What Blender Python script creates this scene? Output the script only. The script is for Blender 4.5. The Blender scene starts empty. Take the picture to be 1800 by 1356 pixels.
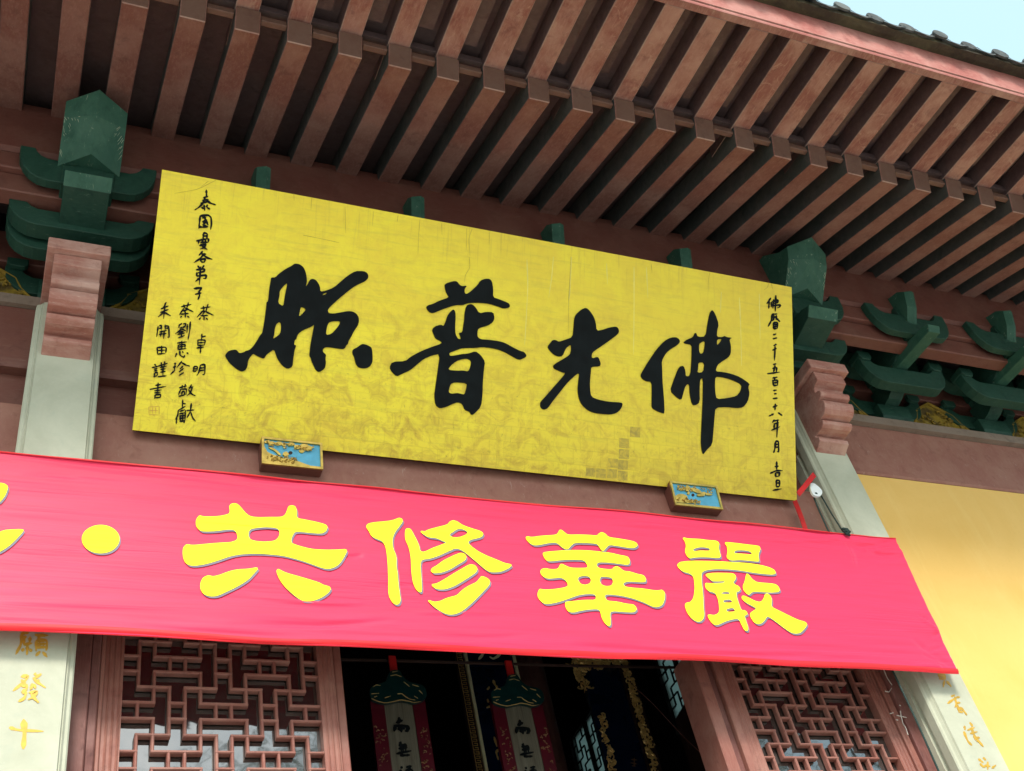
import bpy, bmesh, math, random
from mathutils import Vector, Matrix, noise
random.seed(7)
R = math.radians
S = bpy.context.scene
COL = S.collection

# ------------------------------------------------------------------ camera
F_PX, CX, CY = 2075.0, 900.0, 678.0
XD = Vector((5153, 698, F_PX)).normalized()
_z = Vector((-545, -2095, F_PX)); ZD = (_z - XD * _z.dot(XD)).normalized()
YD = ZD.cross(XD)
cam_d = bpy.data.cameras.new('camera'); cam = bpy.data.objects.new('camera', cam_d); COL.objects.link(cam)
cam_d.sensor_width = 36; cam_d.lens = F_PX / 1800 * 36; cam_d.clip_start = 0.05; cam_d.clip_end = 2000
EYE = 1.6      # everything below is laid out from eye level and lifted by EYE at the end
cam.matrix_world = Matrix(((XD[0], -XD[1], -XD[2], 0), (YD[0], -YD[1], -YD[2], 0), (ZD[0], -ZD[1], -ZD[2], 0), (0, 0, 0, 1)))
S.camera = cam

# ------------------------------------------------------------------ light
SUN_EL, SUN_AZ = 42, 196      # azimuth clockwise from +Y
w = bpy.data.worlds.new('World'); S.world = w; w.use_nodes = True
nt = w.node_tree; bg = nt.nodes['Background']
sky = nt.nodes.new('ShaderNodeTexSky'); sky.sky_type = 'NISHITA'; sky.sun_disc = False
sky.sun_elevation = R(SUN_EL); sky.sun_rotation = R(SUN_AZ); sky.air_density = 1.0; sky.dust_density = 4.0; sky.ozone_density = 1.0
# bright thin haze over the whole dome, mixed evenly with the clear sky
hz = nt.nodes.new('ShaderNodeMix'); hz.data_type = 'RGBA'; hz.inputs[0].default_value = .62
nt.links.new(sky.outputs[0], hz.inputs[6]); hz.inputs[7].default_value = (2.85, 4.15, 4.35, 1)
nt.links.new(hz.outputs[2], bg.inputs[0]); bg.inputs[1].default_value = 0.15
sd = bpy.data.lights.new('sun', 'SUN'); sd.energy = 1.85; sd.angle = R(14); sd.color = (1, .95, .87)
sun = bpy.data.objects.new('sun', sd); COL.objects.link(sun)
sdir = Vector((math.sin(R(SUN_AZ)) * math.cos(R(SUN_EL)), math.cos(R(SUN_AZ)) * math.cos(R(SUN_EL)), math.sin(R(SUN_EL))))
sun.rotation_euler = sdir.to_track_quat('Z', 'Y').to_euler(); sun.location = (0, -3, 12)
S.view_settings.view_transform = 'Standard'; S.view_settings.look = 'None'
S.view_settings.gamma = 1; S.view_settings.use_curve_mapping = False
S.view_settings.exposure = 1.08
S.cycles.max_bounces = 8; S.cycles.diffuse_bounces = 5; S.cycles.sample_clamp_indirect = 8

# ------------------------------------------------------------------ projection aids (photo pixel -> point on a plane of the place)
def ray(x, y):
    v = Vector((x - CX, y - CY, F_PX)); return Vector((v.dot(XD), v.dot(YD), v.dot(ZD)))
def on_plane(x, y, p0, n):
    r = ray(x, y); return r * (p0.dot(n) / r.dot(n))
def at_y(x, y, Y): return on_plane(x, y, Vector((0, Y, 0)), Vector((0, 1, 0)))

# ------------------------------------------------------------------ materials
def lin(c): return tuple(((v / 255) / 12.92 if v / 255 <= .04045 else ((v / 255 + .055) / 1.055) ** 2.4) for v in c)
class NB:
    def __init__(s, name):
        s.m = bpy.data.materials.new(name); s.m.use_nodes = True; s.t = s.m.node_tree; s.b = s.t.nodes['Principled BSDF']
        s.tc = s.t.nodes.new('ShaderNodeTexCoord')
    def n(s, typ, **kw):
        nd = s.t.nodes.new(typ)
        for k, v in kw.items():
            if hasattr(nd, k) and k not in nd.inputs: setattr(nd, k, v)
            else: nd.inputs[k].default_value = v
        return nd
    def l(s, a, b): s.t.links.new(a, b)
    def coord(s, scale=(1, 1, 1), rnd=True):
        mp = s.n('ShaderNodeMapping'); mp.inputs['Scale'].default_value = scale
        if rnd:
            oi = s.n('ShaderNodeObjectInfo'); mu = s.n('ShaderNodeMath', operation='MULTIPLY'); mu.inputs[1].default_value = 37.0
            s.l(oi.outputs['Random'], mu.inputs[0]); ad = s.n('ShaderNodeVectorMath', operation='ADD')
            s.l(s.tc.outputs['Object'], ad.inputs[0]); s.l(mu.outputs[0], ad.inputs[1]); s.l(ad.outputs[0], mp.inputs[0])
        else: s.l(s.tc.outputs['Object'], mp.inputs[0])
        return mp.outputs[0]
    def noise(s, co, sc, det=4, rough=.6, dist=0):
        nd = s.n('ShaderNodeTexNoise'); nd.inputs['Scale'].default_value = sc; nd.inputs['Detail'].default_value = det
        nd.inputs['Roughness'].default_value = rough; nd.inputs['Distortion'].default_value = dist; s.l(co, nd.inputs['Vector']); return nd.outputs[0]
    def ramp(s, fac, a, b, ca=0, cb=1):
        r = s.n('ShaderNodeMapRange'); r.inputs[1].default_value = a; r.inputs[2].default_value = b; r.inputs[3].default_value = ca; r.inputs[4].default_value = cb
        s.l(fac, r.inputs[0]); return r.outputs[0]
    def mix(s, fac, a, b, mode='MIX'):
        m = s.n('ShaderNodeMix', data_type='RGBA', blend_type=mode)
        for i, v in ((0, fac), (6, a), (7, b)):
            if hasattr(v, 'is_linked') or isinstance(v, bpy.types.NodeSocket): s.l(v, m.inputs[i])
            elif i == 0: m.inputs[0].default_value = v
            else: m.inputs[i].default_value = (*v, 1)
        return m.outputs[2]
    def out(s, col, rough=.6, bump=None, bs=.2, bd=.01, spec=.4, metal=0):
        if isinstance(col, bpy.types.NodeSocket): s.l(col, s.b.inputs['Base Color'])
        else: s.b.inputs['Base Color'].default_value = (*col, 1)
        if isinstance(rough, bpy.types.NodeSocket): s.l(rough, s.b.inputs['Roughness'])
        else: s.b.inputs['Roughness'].default_value = rough
        s.b.inputs['Specular IOR Level'].default_value = spec; s.b.inputs['Metallic'].default_value = metal
        if bump is not None:
            bn = s.n('ShaderNodeBump'); bn.inputs['Strength'].default_value = bs; bn.inputs['Distance'].default_value = bd
            s.l(bump, bn.inputs['Height']); s.l(bn.outputs[0], s.b.inputs['Normal'])
        return s.m

def wood(name, base, faded, dark, fade_amt=.5, grain=(1, 1, 1), rough=.62, patch=None, psc=5.5, thr=.60, fleck=None, gsc=26, ga=.45):
    b = NB(name); co = b.coord(); cg = b.coord(grain)
    big = b.noise(co, 3.2, 5, .65, .4); fine = b.noise(cg, gsc, 5, .7); mid = b.noise(co, 11, 4, .6, .6)
    c = b.mix(b.ramp(big, .42, .70, 0, fade_amt), base, faded)
    c = b.mix(b.ramp(mid, .56, .72, 0, .45), c, dark)
    c = b.mix(b.ramp(fine, .48, .72, 0, ga), c, faded)
    if patch:
        vo = b.noise(co, psc, 6, .75, 1.2); c = b.mix(b.ramp(vo, thr, thr + .03, 0, .55), c, patch)
    if fleck:
        fl = b.noise(cg, 17, 6, .8, .6); c = b.mix(b.ramp(fl, .60, .68, 0, .55), c, fleck)
    return b.out(c, b.ramp(mid, .3, .8, rough - .1, rough + .18), b.mix(.5, fine, mid), .35, .006, .35)
M = {}
M['rafter'] = wood('faded_red_brown_paint', (.190, .080, .062), (.30, .175, .142), (.10, .045, .037), .65, (9, .45, 9), fleck=(.36, .25, .21), gsc=8, ga=.6)
M['flying'] = wood('flaking_red_brown_paint', (.225, .088, .068), (.38, .225, .175), (.11, .042, .035), .9, (6, 1, 6), patch=(.38, .24, .18), fleck=(.46, .36, .28), gsc=10, ga=.6)
M['rafterend'] = wood('brown_rafter_end', (.135, .066, .046), (.17, .10, .075), (.08, .038, .03), .6)  # darker brown for the rafter end faces and filler blocks
M['edge_light'] = wood('paint_edge_highlight', (.27, .155, .125), (.42, .31, .25), (.15, .07, .055), .7, (2, 2, 2))  # pale tone for rafter bevels: edge highlight put into the colour
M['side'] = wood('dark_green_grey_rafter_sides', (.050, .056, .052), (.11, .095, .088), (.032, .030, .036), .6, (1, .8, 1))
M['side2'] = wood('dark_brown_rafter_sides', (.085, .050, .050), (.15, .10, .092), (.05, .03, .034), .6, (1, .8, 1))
M['deck'] = wood('dark_ceiling_boards', (.105, .066, .066), (.17, .115, .11), (.06, .04, .042), .5)
M['slab'] = wood('mottled_dark_boards', (.085, .052, .048), (.15, .105, .095), (.07, .022, .020), .8)
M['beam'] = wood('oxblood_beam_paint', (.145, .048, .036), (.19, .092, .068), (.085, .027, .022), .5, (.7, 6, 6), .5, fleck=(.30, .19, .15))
M['beamlit'] = wood('lit_dusty_rose_wall_paint', (.27, .112, .084), (.34, .175, .13), (.17, .06, .047), .75, (1.5, 2, .7), fleck=(.42, .30, .25))  # paler copy of the beam paint, light put into its colour
M['ledge'] = wood('dusty_grey_ledge', (.20, .145, .11), (.27, .21, .17), (.09, .06, .05), .6, (1, 9, 9))
M['corbel'] = wood('terracotta_carved_wood', (.36, .150, .115), (.56, .37, .31), (.17, .058, .045), .75, (1, 5, 5), fleck=(.66, .52, .45), gsc=9)
M['green'] = wood('dark_green_bracket_paint', (.008, .044, .028), (.024, .076, .052), (.004, .018, .016), .55, (1, 3, 3), fleck=(.10, .16, .12))
M['greenlit'] = wood('lit_scuffed_green_paint', (.020, .080, .052), (.052, .130, .086), (.008, .040, .028), .6, (2.2, 1, .8), fleck=(.36, .42, .31), gsc=12)  # lighter copy of the bracket green: painted-in light on fronts, plus scuff flecks
M['doorwood'] = wood('worn_door_paint', (.25, .090, .068), (.37, .19, .15), (.12, .045, .04), .6, (9, 9, .7), .5)
M['post'] = wood('door_post_paint', (.16, .058, .05), (.27, .14, .12), (.045, .02, .02), .6, (8, 8, .5), fleck=(.05, .02, .02))
def simple(name, col, rough=.6, metal=0, var=.25, sc=9, spec=.4, bs=.15):
    b = NB(name); co = b.coord(); n = b.noise(co, sc, 4)
    c = b.mix(b.ramp(n, .3, .75), tuple(v * (1 - var) for v in col), tuple(min(1, v * (1 + var * .6)) for v in col))
    return b.out(c, rough, n, bs, .004, spec, metal)
M['ink'] = simple('lacquer_black_ink', (.0045, .007, .008), .5, var=.5, sc=12, spec=.12)
M['edge'] = simple('board_dark_edge', (.035, .014, .010), .6)
M['gold'] = simple('gold_leaf_relief', (.62, .42, .10), .38, .85, .35, 22)
M['rail'] = simple('bright_gilt_rail', (.95, .88, .55), .3, .0, .1, 9)  # pale diffuse colour stands in for the glint on the gilding
M['gold_in'] = simple('interior_gilding', (.85, .55, .20), .32, .4, .4, 25)
M['goldink'] = simple('gold_paint_lettering', (.55, .33, .04), .5, .2, .25, 25)
M['blue'] = simple('turquoise_enamel', (.10, .42, .62), .4, sc=14)
M['red'] = simple('red_strap_cloth', (.55, .012, .012), .6)
M['rope'] = simple('dark_green_rope', (.012, .035, .03), .7)
M['seal'] = simple('faded_red_seal', (.70, .40, .06), .6)
M['mustard2'] = simple('mustard_scroll_paint', (.30, .19, .022), .5, var=.4, sc=14)
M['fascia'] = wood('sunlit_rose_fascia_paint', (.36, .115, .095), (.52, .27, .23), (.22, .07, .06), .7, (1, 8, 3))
M['scuff'] = simple('bare_pale_scratch', (.34, .38, .27), .8)
M['white'] = simple('white_plastic', (.75, .80, .80), .35, var=.05)
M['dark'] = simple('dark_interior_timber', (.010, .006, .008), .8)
M['navy'] = simple('navy_lacquer', (.004, .012, .040), .2, var=.5, sc=4)
M['plaquered'] = simple('maroon_lacquer', (.070, .003, .010), .4)
M['canopy'] = simple('dark_green_carved_canopy', (.003, .022, .022), .3, sc=18, bs=.4)
M['lotus'] = simple('dull_gold_flowers', (.20, .10, .05), .45, .4)
M['tile'] = wood('weathered_grey_tile', (.05, .052, .05), (.17, .18, .17), (.02, .02, .018), .6)
M['moss'] = wood('mossy_eave_mortar', (.040, .030, .018), (.11, .10, .05), (.015, .012, .010), .8)
M['bark'] = simple('tree_bark', (.09, .06, .04), .9)
M['ivory'] = simple('ivory_plaque_wood', (.42, .38, .27), .55, sc=6)
M['cobweb'] = simple('dusty_cobweb', (.55, .5, .45), .9)

def grained_ivory():
    b = NB('ivory_wood_grain'); co = b.coord((22, 22, 1.2), False); n = b.noise(co, 2.2, 5, .7, .5)
    return b.out(b.mix(b.ramp(n, .35, .7), (.07, .062, .042), (.15, .14, .105)), .5, n, .1)
M['ivory'] = grained_ivory()

def stone():
    b = NB('pale_green_stone'); co = b.coord((1, 1, 1), False)
    big = b.noise(co, 2.0, 6, .65, .5); f = b.noise(co, 60, 4, .7); m = b.noise(co, 9, 5, .7, 1)
    c = b.mix(b.ramp(big, .35, .7), (.39, .40, .305), (.51, .52, .41))
    c = b.mix(b.ramp(m, .55, .75, 0, .4), c, (.33, .38, .31)); c = b.mix(b.ramp(f, .55, .8, 0, .25), c, (.60, .61, .53))
    return b.out(c, .75, b.mix(.6, f, m), .18, .004, .3)
M['stone'] = stone()
def stone_side():
    b = NB('grey_stone_groove'); co = b.coord((1, 1, .4), False); m = b.noise(co, 7, 6, .7, 1)
    return b.out(b.mix(b.ramp(m, .35, .7), (.24, .28, .23), (.42, .45, .38)), .8, m, .3)
M['stone_side'] = stone_side()
def plaster():
    b = NB('ochre_yellow_plaster'); co = b.coord((1, 1, 1), False); big = b.noise(co, 1.3, 5, .6, .8); f = b.noise(co, 40, 4)
    c = b.mix(b.ramp(big, .3, .75), (.74, .455, .125), (.80, .52, .17)); st_ = b.noise(b.coord((5, 1, .5), False), 1.5, 5, .7, .4); c = b.mix(b.ramp(st_, .55, .75, 0, .30), c, (.84, .62, .24)); c = b.mix(b.ramp(f, .55, .9, 0, .3), c, (.62, .40, .10))
    return b.out(c, .85, b.mix(.5, f, big), .12, .004, .25)
M['plaster'] = plaster()
def gold_board():
    b = NB('yellow_gilded_board'); co = b.coord((1, 1, 1), False)
    br = b.n('ShaderNodeTexBrick'); br.offset = .5; br.inputs['Scale'].default_value = 1; br.inputs['Brick Width'].default_value = .098
    br.inputs['Row Height'].default_value = .098; br.inputs['Mortar Size'].default_value = .004; br.inputs['Mortar Smooth'].default_value = .6
    br.inputs['Color1'].default_value = (1, 1, 1, 1); br.inputs['Color2'].default_value = (.90, .90, .88, 1); br.inputs['Mortar'].default_value = (.80, .76, .66, 1)
    wn = b.n('ShaderNodeTexNoise'); wn.inputs['Scale'].default_value = 6; b.l(co, wn.inputs['Vector'])
    vm = b.n('ShaderNodeVectorMath', operation='MULTIPLY_ADD'); b.l(wn.outputs['Color'], vm.inputs[0]); vm.inputs[1].default_value = (.03, .03, .03); b.l(co, vm.inputs[2])
    b.l(vm.outputs[0], br.inputs['Vector'])
    sx = b.n('ShaderNodeSeparateXYZ'); b.l(co, sx.inputs[0])
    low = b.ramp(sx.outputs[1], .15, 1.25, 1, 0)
    big = b.noise(co, 1.5, 6, .7, .8); m = b.noise(co, 8, 6, .72, 1.2); sp = b.noise(co, 34, 6, .75, .5)
    hs = b.coord((1.4, 14, 1), False); hn = b.noise(hs, 1.8, 5, .7, .5)
    c = b.mix(b.ramp(big, .35, .68), (.99, .835, .042), (.90, .68, .045))
    c = b.mix(b.ramp(hn, .5, .72, 0, .4), c, (.56, .45, .06))
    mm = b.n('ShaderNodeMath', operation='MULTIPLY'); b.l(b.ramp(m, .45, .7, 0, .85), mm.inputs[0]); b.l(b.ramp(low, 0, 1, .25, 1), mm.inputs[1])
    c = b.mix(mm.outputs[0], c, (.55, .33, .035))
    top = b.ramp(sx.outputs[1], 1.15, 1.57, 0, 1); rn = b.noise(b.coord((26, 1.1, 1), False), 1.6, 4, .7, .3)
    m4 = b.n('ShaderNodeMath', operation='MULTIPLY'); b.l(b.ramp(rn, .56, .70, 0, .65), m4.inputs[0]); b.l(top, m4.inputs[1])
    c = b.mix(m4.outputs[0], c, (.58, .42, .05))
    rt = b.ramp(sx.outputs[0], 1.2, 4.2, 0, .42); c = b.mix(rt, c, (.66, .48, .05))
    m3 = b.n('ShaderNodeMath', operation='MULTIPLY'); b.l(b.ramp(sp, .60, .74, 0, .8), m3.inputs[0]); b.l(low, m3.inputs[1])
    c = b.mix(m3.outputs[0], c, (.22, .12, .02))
    m2 = b.n('ShaderNodeMath', operation='MULTIPLY'); b.l(b.ramp(low, 0, 1, .10, .55), m2.inputs[0]); m2.inputs[1].default_value = 1
    c = b.mix(m2.outputs[0], c, br.outputs['Color'], 'MULTIPLY')
    return b.out(c, .46, b.mix(.5, m, sp), .10, .004, .5, .05)
M['board'] = gold_board()
def leafpatch():
    b = NB('worn_leaf_square'); co = b.coord((1, 1, 1), False); n = b.noise(co, 20, 5, .7, 1)
    return b.out(b.mix(b.ramp(n, .35, .65), (.40, .30, .055), (.70, .51, .05)), .5, n, .1)
M['leafpatch'] = leafpatch()
M['drip'] = simple('dark_drip_stain', (.52, .38, .04), .6)
M['crack'] = simple('pale_runs', (.92, .80, .20), .5)
def banner_mat(name, a, bcol, rough=.52, bs_=.28):
    b = NB(name); co = b.coord((.35, 1, 6), False); n = b.noise(co, 3.2, 6, .7, .8); co2 = b.coord((.5, 1, 9), False); n2 = b.noise(co2, 11, 5, .75, .4)
    wv = b.coord((400, 400, 400), False)
    c = b.mix(b.ramp(n, .3, .75, 0, .5), a, bcol)
    nr = b.noise(b.coord((.16, 1, 2.6), False), 2.4, 3, .5, 1.4); n3 = b.noise(b.coord((.30, 1, 9), False), 3.0, 3, .55, .8)
    h = b.mix(b.ramp(nr, .48, .62), nr, n3)
    b.out(c, rough, h, bs_, .03, .42)
    b.b.inputs['Sheen Weight'].default_value = .22; b.b.inputs['Sheen Roughness'].default_value = .5
    b.b.inputs['Sheen Tint'].default_value = (1, .7, .85, 1)
    return b.m
M['banner'] = banner_mat('pink_red_satin', (.80, .018, .092), (.70, .008, .048))
M['hem'] = banner_mat('red_satin_hem', (.70, .004, .012), (.6, .004, .01))
M['byellow'] = banner_mat('printed_yellow_lettering', (.93, .90, .03), (.92, .86, .02), .7, .15)
M['byellow'].node_tree.nodes['Principled BSDF'].inputs['Sheen Weight'].default_value = 0
M['byellow'].node_tree.nodes['Principled BSDF'].inputs['Specular IOR Level'].default_value = .2
M['bshadow'] = simple('printed_grey_shadow', (.20, .17, .24), .6, var=.1)
def ground_mat():
    b = NB('pale_paving'); co = b.coord((1, 1, 1), False)
    br = b.n('ShaderNodeTexBrick'); b.l(co, br.inputs['Vector']); br.inputs['Scale'].default_value = 1.2
    br.inputs['Color1'].default_value = (.50, .49, .46, 1); br.inputs['Color2'].default_value = (.42, .41, .38, 1); br.inputs['Mortar'].default_value = (.2, .2, .18, 1)
    return b.out(br.outputs[0], .8)
M['ground'] = ground_mat()
def glass_mat():
    b = NB('old_window_glass'); co = b.coord((1, 1, 1), False); n = b.noise(co, 2.5, 3, .5)
    b.out((.022, .022, .020), .05, n, .3, .03, .5); b.b.inputs['IOR'].default_value = 2.7
    return b.m
M['glass'] = glass_mat()
def frosted():
    b = NB('frosted_far_window_glass'); b.out((.23, .285, .245), .5); b.b.inputs['Transmission Weight'].default_value = .85; return b.m
M['frost'] = frosted()
def leaf_mat():
    b = NB('tree_leaves'); co = b.coord((1, 1, 1), False); n = b.noise(co, 1.5, 2)
    return b.out(b.mix(b.ramp(n, .35, .65), (.03, .07, .015), (.09, .14, .03)), .6)
M['leaf'] = leaf_mat()
def carved_yellow():
    b = NB('mustard_carved_panel_paint'); co = b.coord((1, 1, 1)); vo = b.n('ShaderNodeTexVoronoi'); vo.inputs['Scale'].default_value = 16; b.l(co, vo.inputs['Vector'])
    n = b.noise(co, 9, 4); h = b.mix(.5, vo.outputs[0], n)
    return b.out(b.mix(b.ramp(n, .4, .6), (.10, .065, .018), (.30, .20, .025)), .55, h, .9, .03)
M['mustard'] = carved_yellow()

# ------------------------------------------------------------------ object helpers
def link(name, me, mat=None, parent=None, origin=None):
    o = bpy.data.objects.new(name, me); COL.objects.link(o)
    if mat is not None: me.materials.append(M[mat] if isinstance(mat, str) else mat)
    if parent is not None: o.parent = parent
    return o
def base(o):      # world origin of a thing or part (no rotations are used on parents)
    v = Vector((0, 0, 0))
    while o is not None: v += o.location; o = o.parent
    return v
def thing(name, label, cat, loc, group=None):
    o = bpy.data.objects.new(name, None); COL.objects.link(o); o.location = loc; o.empty_display_size = .2
    o['label'] = label; o['category'] = cat
    if group: o['group'] = group
    return o
def mesh(name, verts, faces, mat, parent=None, loc=None, smooth=False, sub=None):
    """verts in world coordinates; the object's origin goes to loc (default: the parent's origin)"""
    pb = base(parent) if parent is not None else Vector((0, 0, 0))
    lo = Vector(loc) if loc is not None else pb
    me = bpy.data.meshes.new(name); me.from_pydata([tuple(Vector(v) - lo) for v in verts], [], faces); me.update()
    bm = bmesh.new(); bm.from_mesh(me); bmesh.ops.recalc_face_normals(bm, faces=bm.faces); bm.to_mesh(me); bm.free()
    if smooth:
        for p in me.polygons: p.use_smooth = True
    o = link(name, me, mat, parent); o.location = lo - pb
    return o
class MB:
    def __init__(s): s.v = []; s.f = []
    def poly(s, pts, faces):
        k = len(s.v); s.v += [tuple(p) for p in pts]; s.f += [tuple(i + k for i in f) for f in faces]; return s
    def box(s, x0, x1, y0, y1, z0, z1):
        return s.poly([(x0, y0, z0), (x1, y0, z0), (x1, y1, z0), (x0, y1, z0), (x0, y0, z1), (x1, y0, z1), (x1, y1, z1), (x0, y1, z1)],
                      [(0, 3, 2, 1), (4, 5, 6, 7), (0, 1, 5, 4), (1, 2, 6, 5), (2, 3, 7, 6), (3, 0, 4, 7)])
    def prism_x(s, yz, x0, x1):        # outline in Y,Z swept along X
        n = len(yz); return s.poly([(x0, y, z) for y, z in yz] + [(x1, y, z) for y, z in yz],
            [tuple(range(n)), tuple(range(2 * n - 1, n - 1, -1))] + [(i, (i + 1) % n, (i + 1) % n + n, i + n) for i in range(n)])
    def prism_y(s, xz, y0, y1):
        n = len(xz); return s.poly([(x, y0, z) for x, z in xz] + [(x, y1, z) for x, z in xz],
            [tuple(range(n)), tuple(range(2 * n - 1, n - 1, -1))] + [(i, (i + 1) % n, (i + 1) % n + n, i + n) for i in range(n)])
    def prism_z(s, xy, z0, z1):
        n = len(xy); return s.poly([(x, y, z0) for x, y in xy] + [(x, y, z1) for x, y in xy],
            [tuple(range(n)), tuple(range(2 * n - 1, n - 1, -1))] + [(i, (i + 1) % n, (i + 1) % n + n, i + n) for i in range(n)])
    def tube(s, pts, r, n=7):
        pts = [Vector(p) for p in pts]; rings = []
        for i, p in enumerate(pts):
            d = (pts[min(i + 1, len(pts) - 1)] - pts[max(i - 1, 0)]).normalized()
            a = d.cross(Vector((.13, .31, .94)) if abs(d.z) < .9 else Vector((1, 0, 0))).normalized(); b2 = d.cross(a)
            rr = r[i] if isinstance(r, (list, tuple)) else r
            rings.append([p + (a * math.cos(t) + b2 * math.sin(t)) * rr for t in [2 * math.pi * k / n for k in range(n)]])
        fs = []
        for i in range(len(pts) - 1):
            for k in range(n): fs.append((i * n + k, i * n + (k + 1) % n, (i + 1) * n + (k + 1) % n, (i + 1) * n + k))
        fs.append(tuple(range(n))); fs.append(tuple(range((len(pts) - 1) * n, len(pts) * n)))
        return s.poly([q for rg in rings for q in rg], fs)
    def done(s, name, mat, parent=None, loc=None, smooth=False, bev=0):
        o = mesh(name, s.v, s.f, mat, parent, loc, smooth)
        if bev: bevel(o, bev)
        return o
def bevel(o, wd, seg=1):
    bm = bmesh.new(); bm.from_mesh(o.data)
    bmesh.ops.bevel(bm, geom=[e for e in bm.edges if len(e.link_faces) == 2 and e.calc_face_angle(0) > .5], offset=wd, segments=seg, affect='EDGES', clamp_overlap=True)
    bm.to_mesh(o.data); bm.free()
def dup(o, parent, loc=None):
    c = o.copy(); COL.objects.link(c); c.parent = parent
    if loc is not None: c.location = loc
    return c
def dup_tree(o, parent, loc):
    c = dup(o, parent, loc)
    for ch in list(o.children):
        g = dup(ch, c)
        for h in list(ch.children): dup(h, g)
    return c
def smooth_loop(pts, it=1, q=.22):
    for _ in range(it):
        o = []
        for i in range(len(pts)):
            a = pts[i]; b = pts[(i + 1) % len(pts)]
            o += [(a[0] * (1 - q) + b[0] * q, a[1] * (1 - q) + b[1] * q), (a[0] * q + b[0] * (1 - q), a[1] * q + b[1] * (1 - q))]
        pts = o
    return pts
class Sheet:
    """a drawing surface: pixel outlines of the photograph laid on a real plane"""
    def __init__(s, p0, u, v):
        s.p0, s.u, s.v = Vector(p0), Vector(u).normalized(), Vector(v).normalized(); s.n = s.u.cross(s.v)
        if s.n.dot(s.p0) > 0: s.n = -s.n          # towards the viewer's side
    def uv(s, x, y):
        p = on_plane(x, y, s.p0, s.n) - s.p0; return (p.dot(s.u), p.dot(s.v))
    def filled(s, name, loops, mat, parent, z0, z1, it=2):
        cu = bpy.data.curves.new('outline', 'CURVE'); cu.dimensions = '2D'; cu.fill_mode = 'BOTH'; cu.extrude = (z1 - z0) / 2
        for lp in loops:
            pts = smooth_loop([s.uv(*p) for p in lp], it)
            sp = cu.splines.new('POLY'); sp.points.add(len(pts) - 1); sp.use_cyclic_u = True
            for i, (a, b) in enumerate(pts): sp.points[i].co = (a, b, 0, 1)
        tmp = bpy.data.objects.new('outline', cu); COL.objects.link(tmp)
        me = bpy.data.meshes.new_from_object(tmp.evaluated_get(bpy.context.evaluated_depsgraph_get()))
        bpy.data.objects.remove(tmp); bpy.data.curves.remove(cu)
        vs = [s.p0 + s.u * v.co.x + s.v * v.co.y + s.n * ((z0 + z1) / 2 + v.co.z) for v in me.vertices]
        fs = [tuple(p.vertices) for p in me.polygons]; bpy.data.meshes.remove(me)
        return mesh(name, vs, fs, mat, parent)
    def strokes(s, name, strokes, wpx, mat, parent, z0, dz=.0004, thick=.002):
        mb = MB(); k = 0
        for st in strokes:
            w0 = wpx
            if isinstance(st, dict): w0 = st['w']; st = st['p']
            pts = []
            for i in range(len(st) - 1):
                m = 4
                for j in range(m): pts.append((st[i][0] + (st[i + 1][0] - st[i][0]) * j / m, st[i][1] + (st[i + 1][1] - st[i][1]) * j / m))
            pts.append(st[-1])
            for _ in range(1):
                pts = [pts[0]] + [((pts[i - 1][0] + pts[i][0] * 2 + pts[i + 1][0]) / 4, (pts[i - 1][1] + pts[i][1] * 2 + pts[i + 1][1]) / 4) for i in range(1, len(pts) - 1)] + [pts[-1]]
            L, Rr = [], []
            n = len(pts)
            for i, (x, y) in enumerate(pts):
                a = pts[max(i - 1, 0)]; b = pts[min(i + 1, n - 1)]; dx, dy = b[0] - a[0], b[1] - a[1]; d = math.hypot(dx, dy) or 1
                t = i / (n - 1); ww = w0 * .5 * (1.12 - .5 * t + .22 * math.sin(t * 9 + k)) * (.55 if i in (0,) else 1) * (.45 if i == n - 1 else 1)
                L.append((x - dy / d * ww, y + dx / d * ww)); Rr.append((x + dy / d * ww, y - dx / d * ww))
            a, b = pts[1], pts[0]; d = math.hypot(b[0] - a[0], b[1] - a[1]) or 1
            st0 = (b[0] + (b[0] - a[0]) / d * w0 * .3, b[1] + (b[1] - a[1]) / d * w0 * .3)
            ring = [st0] + L + Rr[::-1]; z = z0 + dz * (k % 12); k += 1
            top = []
            for p in ring:
                u, v = s.uv(*p); top.append(s.p0 + s.u * u + s.v * v + s.n * z)
            bot = [p - s.n * thick for p in top]; N = len(ring); mtop = []
            fs = [(0, 1, N - 1)] + [(1 + i, 2 + i, N - 2 - i, N - 1 - i) for i in range(n - 1)]
            fs += [(i, (i + 1) % N, (i + 1) % N + N, i + N) for i in range(N)]
            mb.poly(top + bot, fs)
        return mb.done(name, mat, parent)
def zc(ox, oy, sc): return lambda L: [(ox + x / sc, oy + y / sc) for x, y in L]
# ------------------------------------------------------------------ setting
GZ = -EYE
g = mesh('ground', [(-150, -150, GZ), (150, -150, GZ), (150, 150, GZ), (-150, 150, GZ)], [(0, 1, 2, 3)], 'ground', loc=(0, 0, GZ)); g['kind'] = 'structure'
hall = thing('temple_hall', 'red-brown temple hall with deep timber eave, green brackets and stone pillars behind the signs', 'temple', (2.77, 5.3, GZ))

COLX = [.13, 5.405]; S5 = 1.055; X0, X1 = -3.0, 10.6
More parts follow.
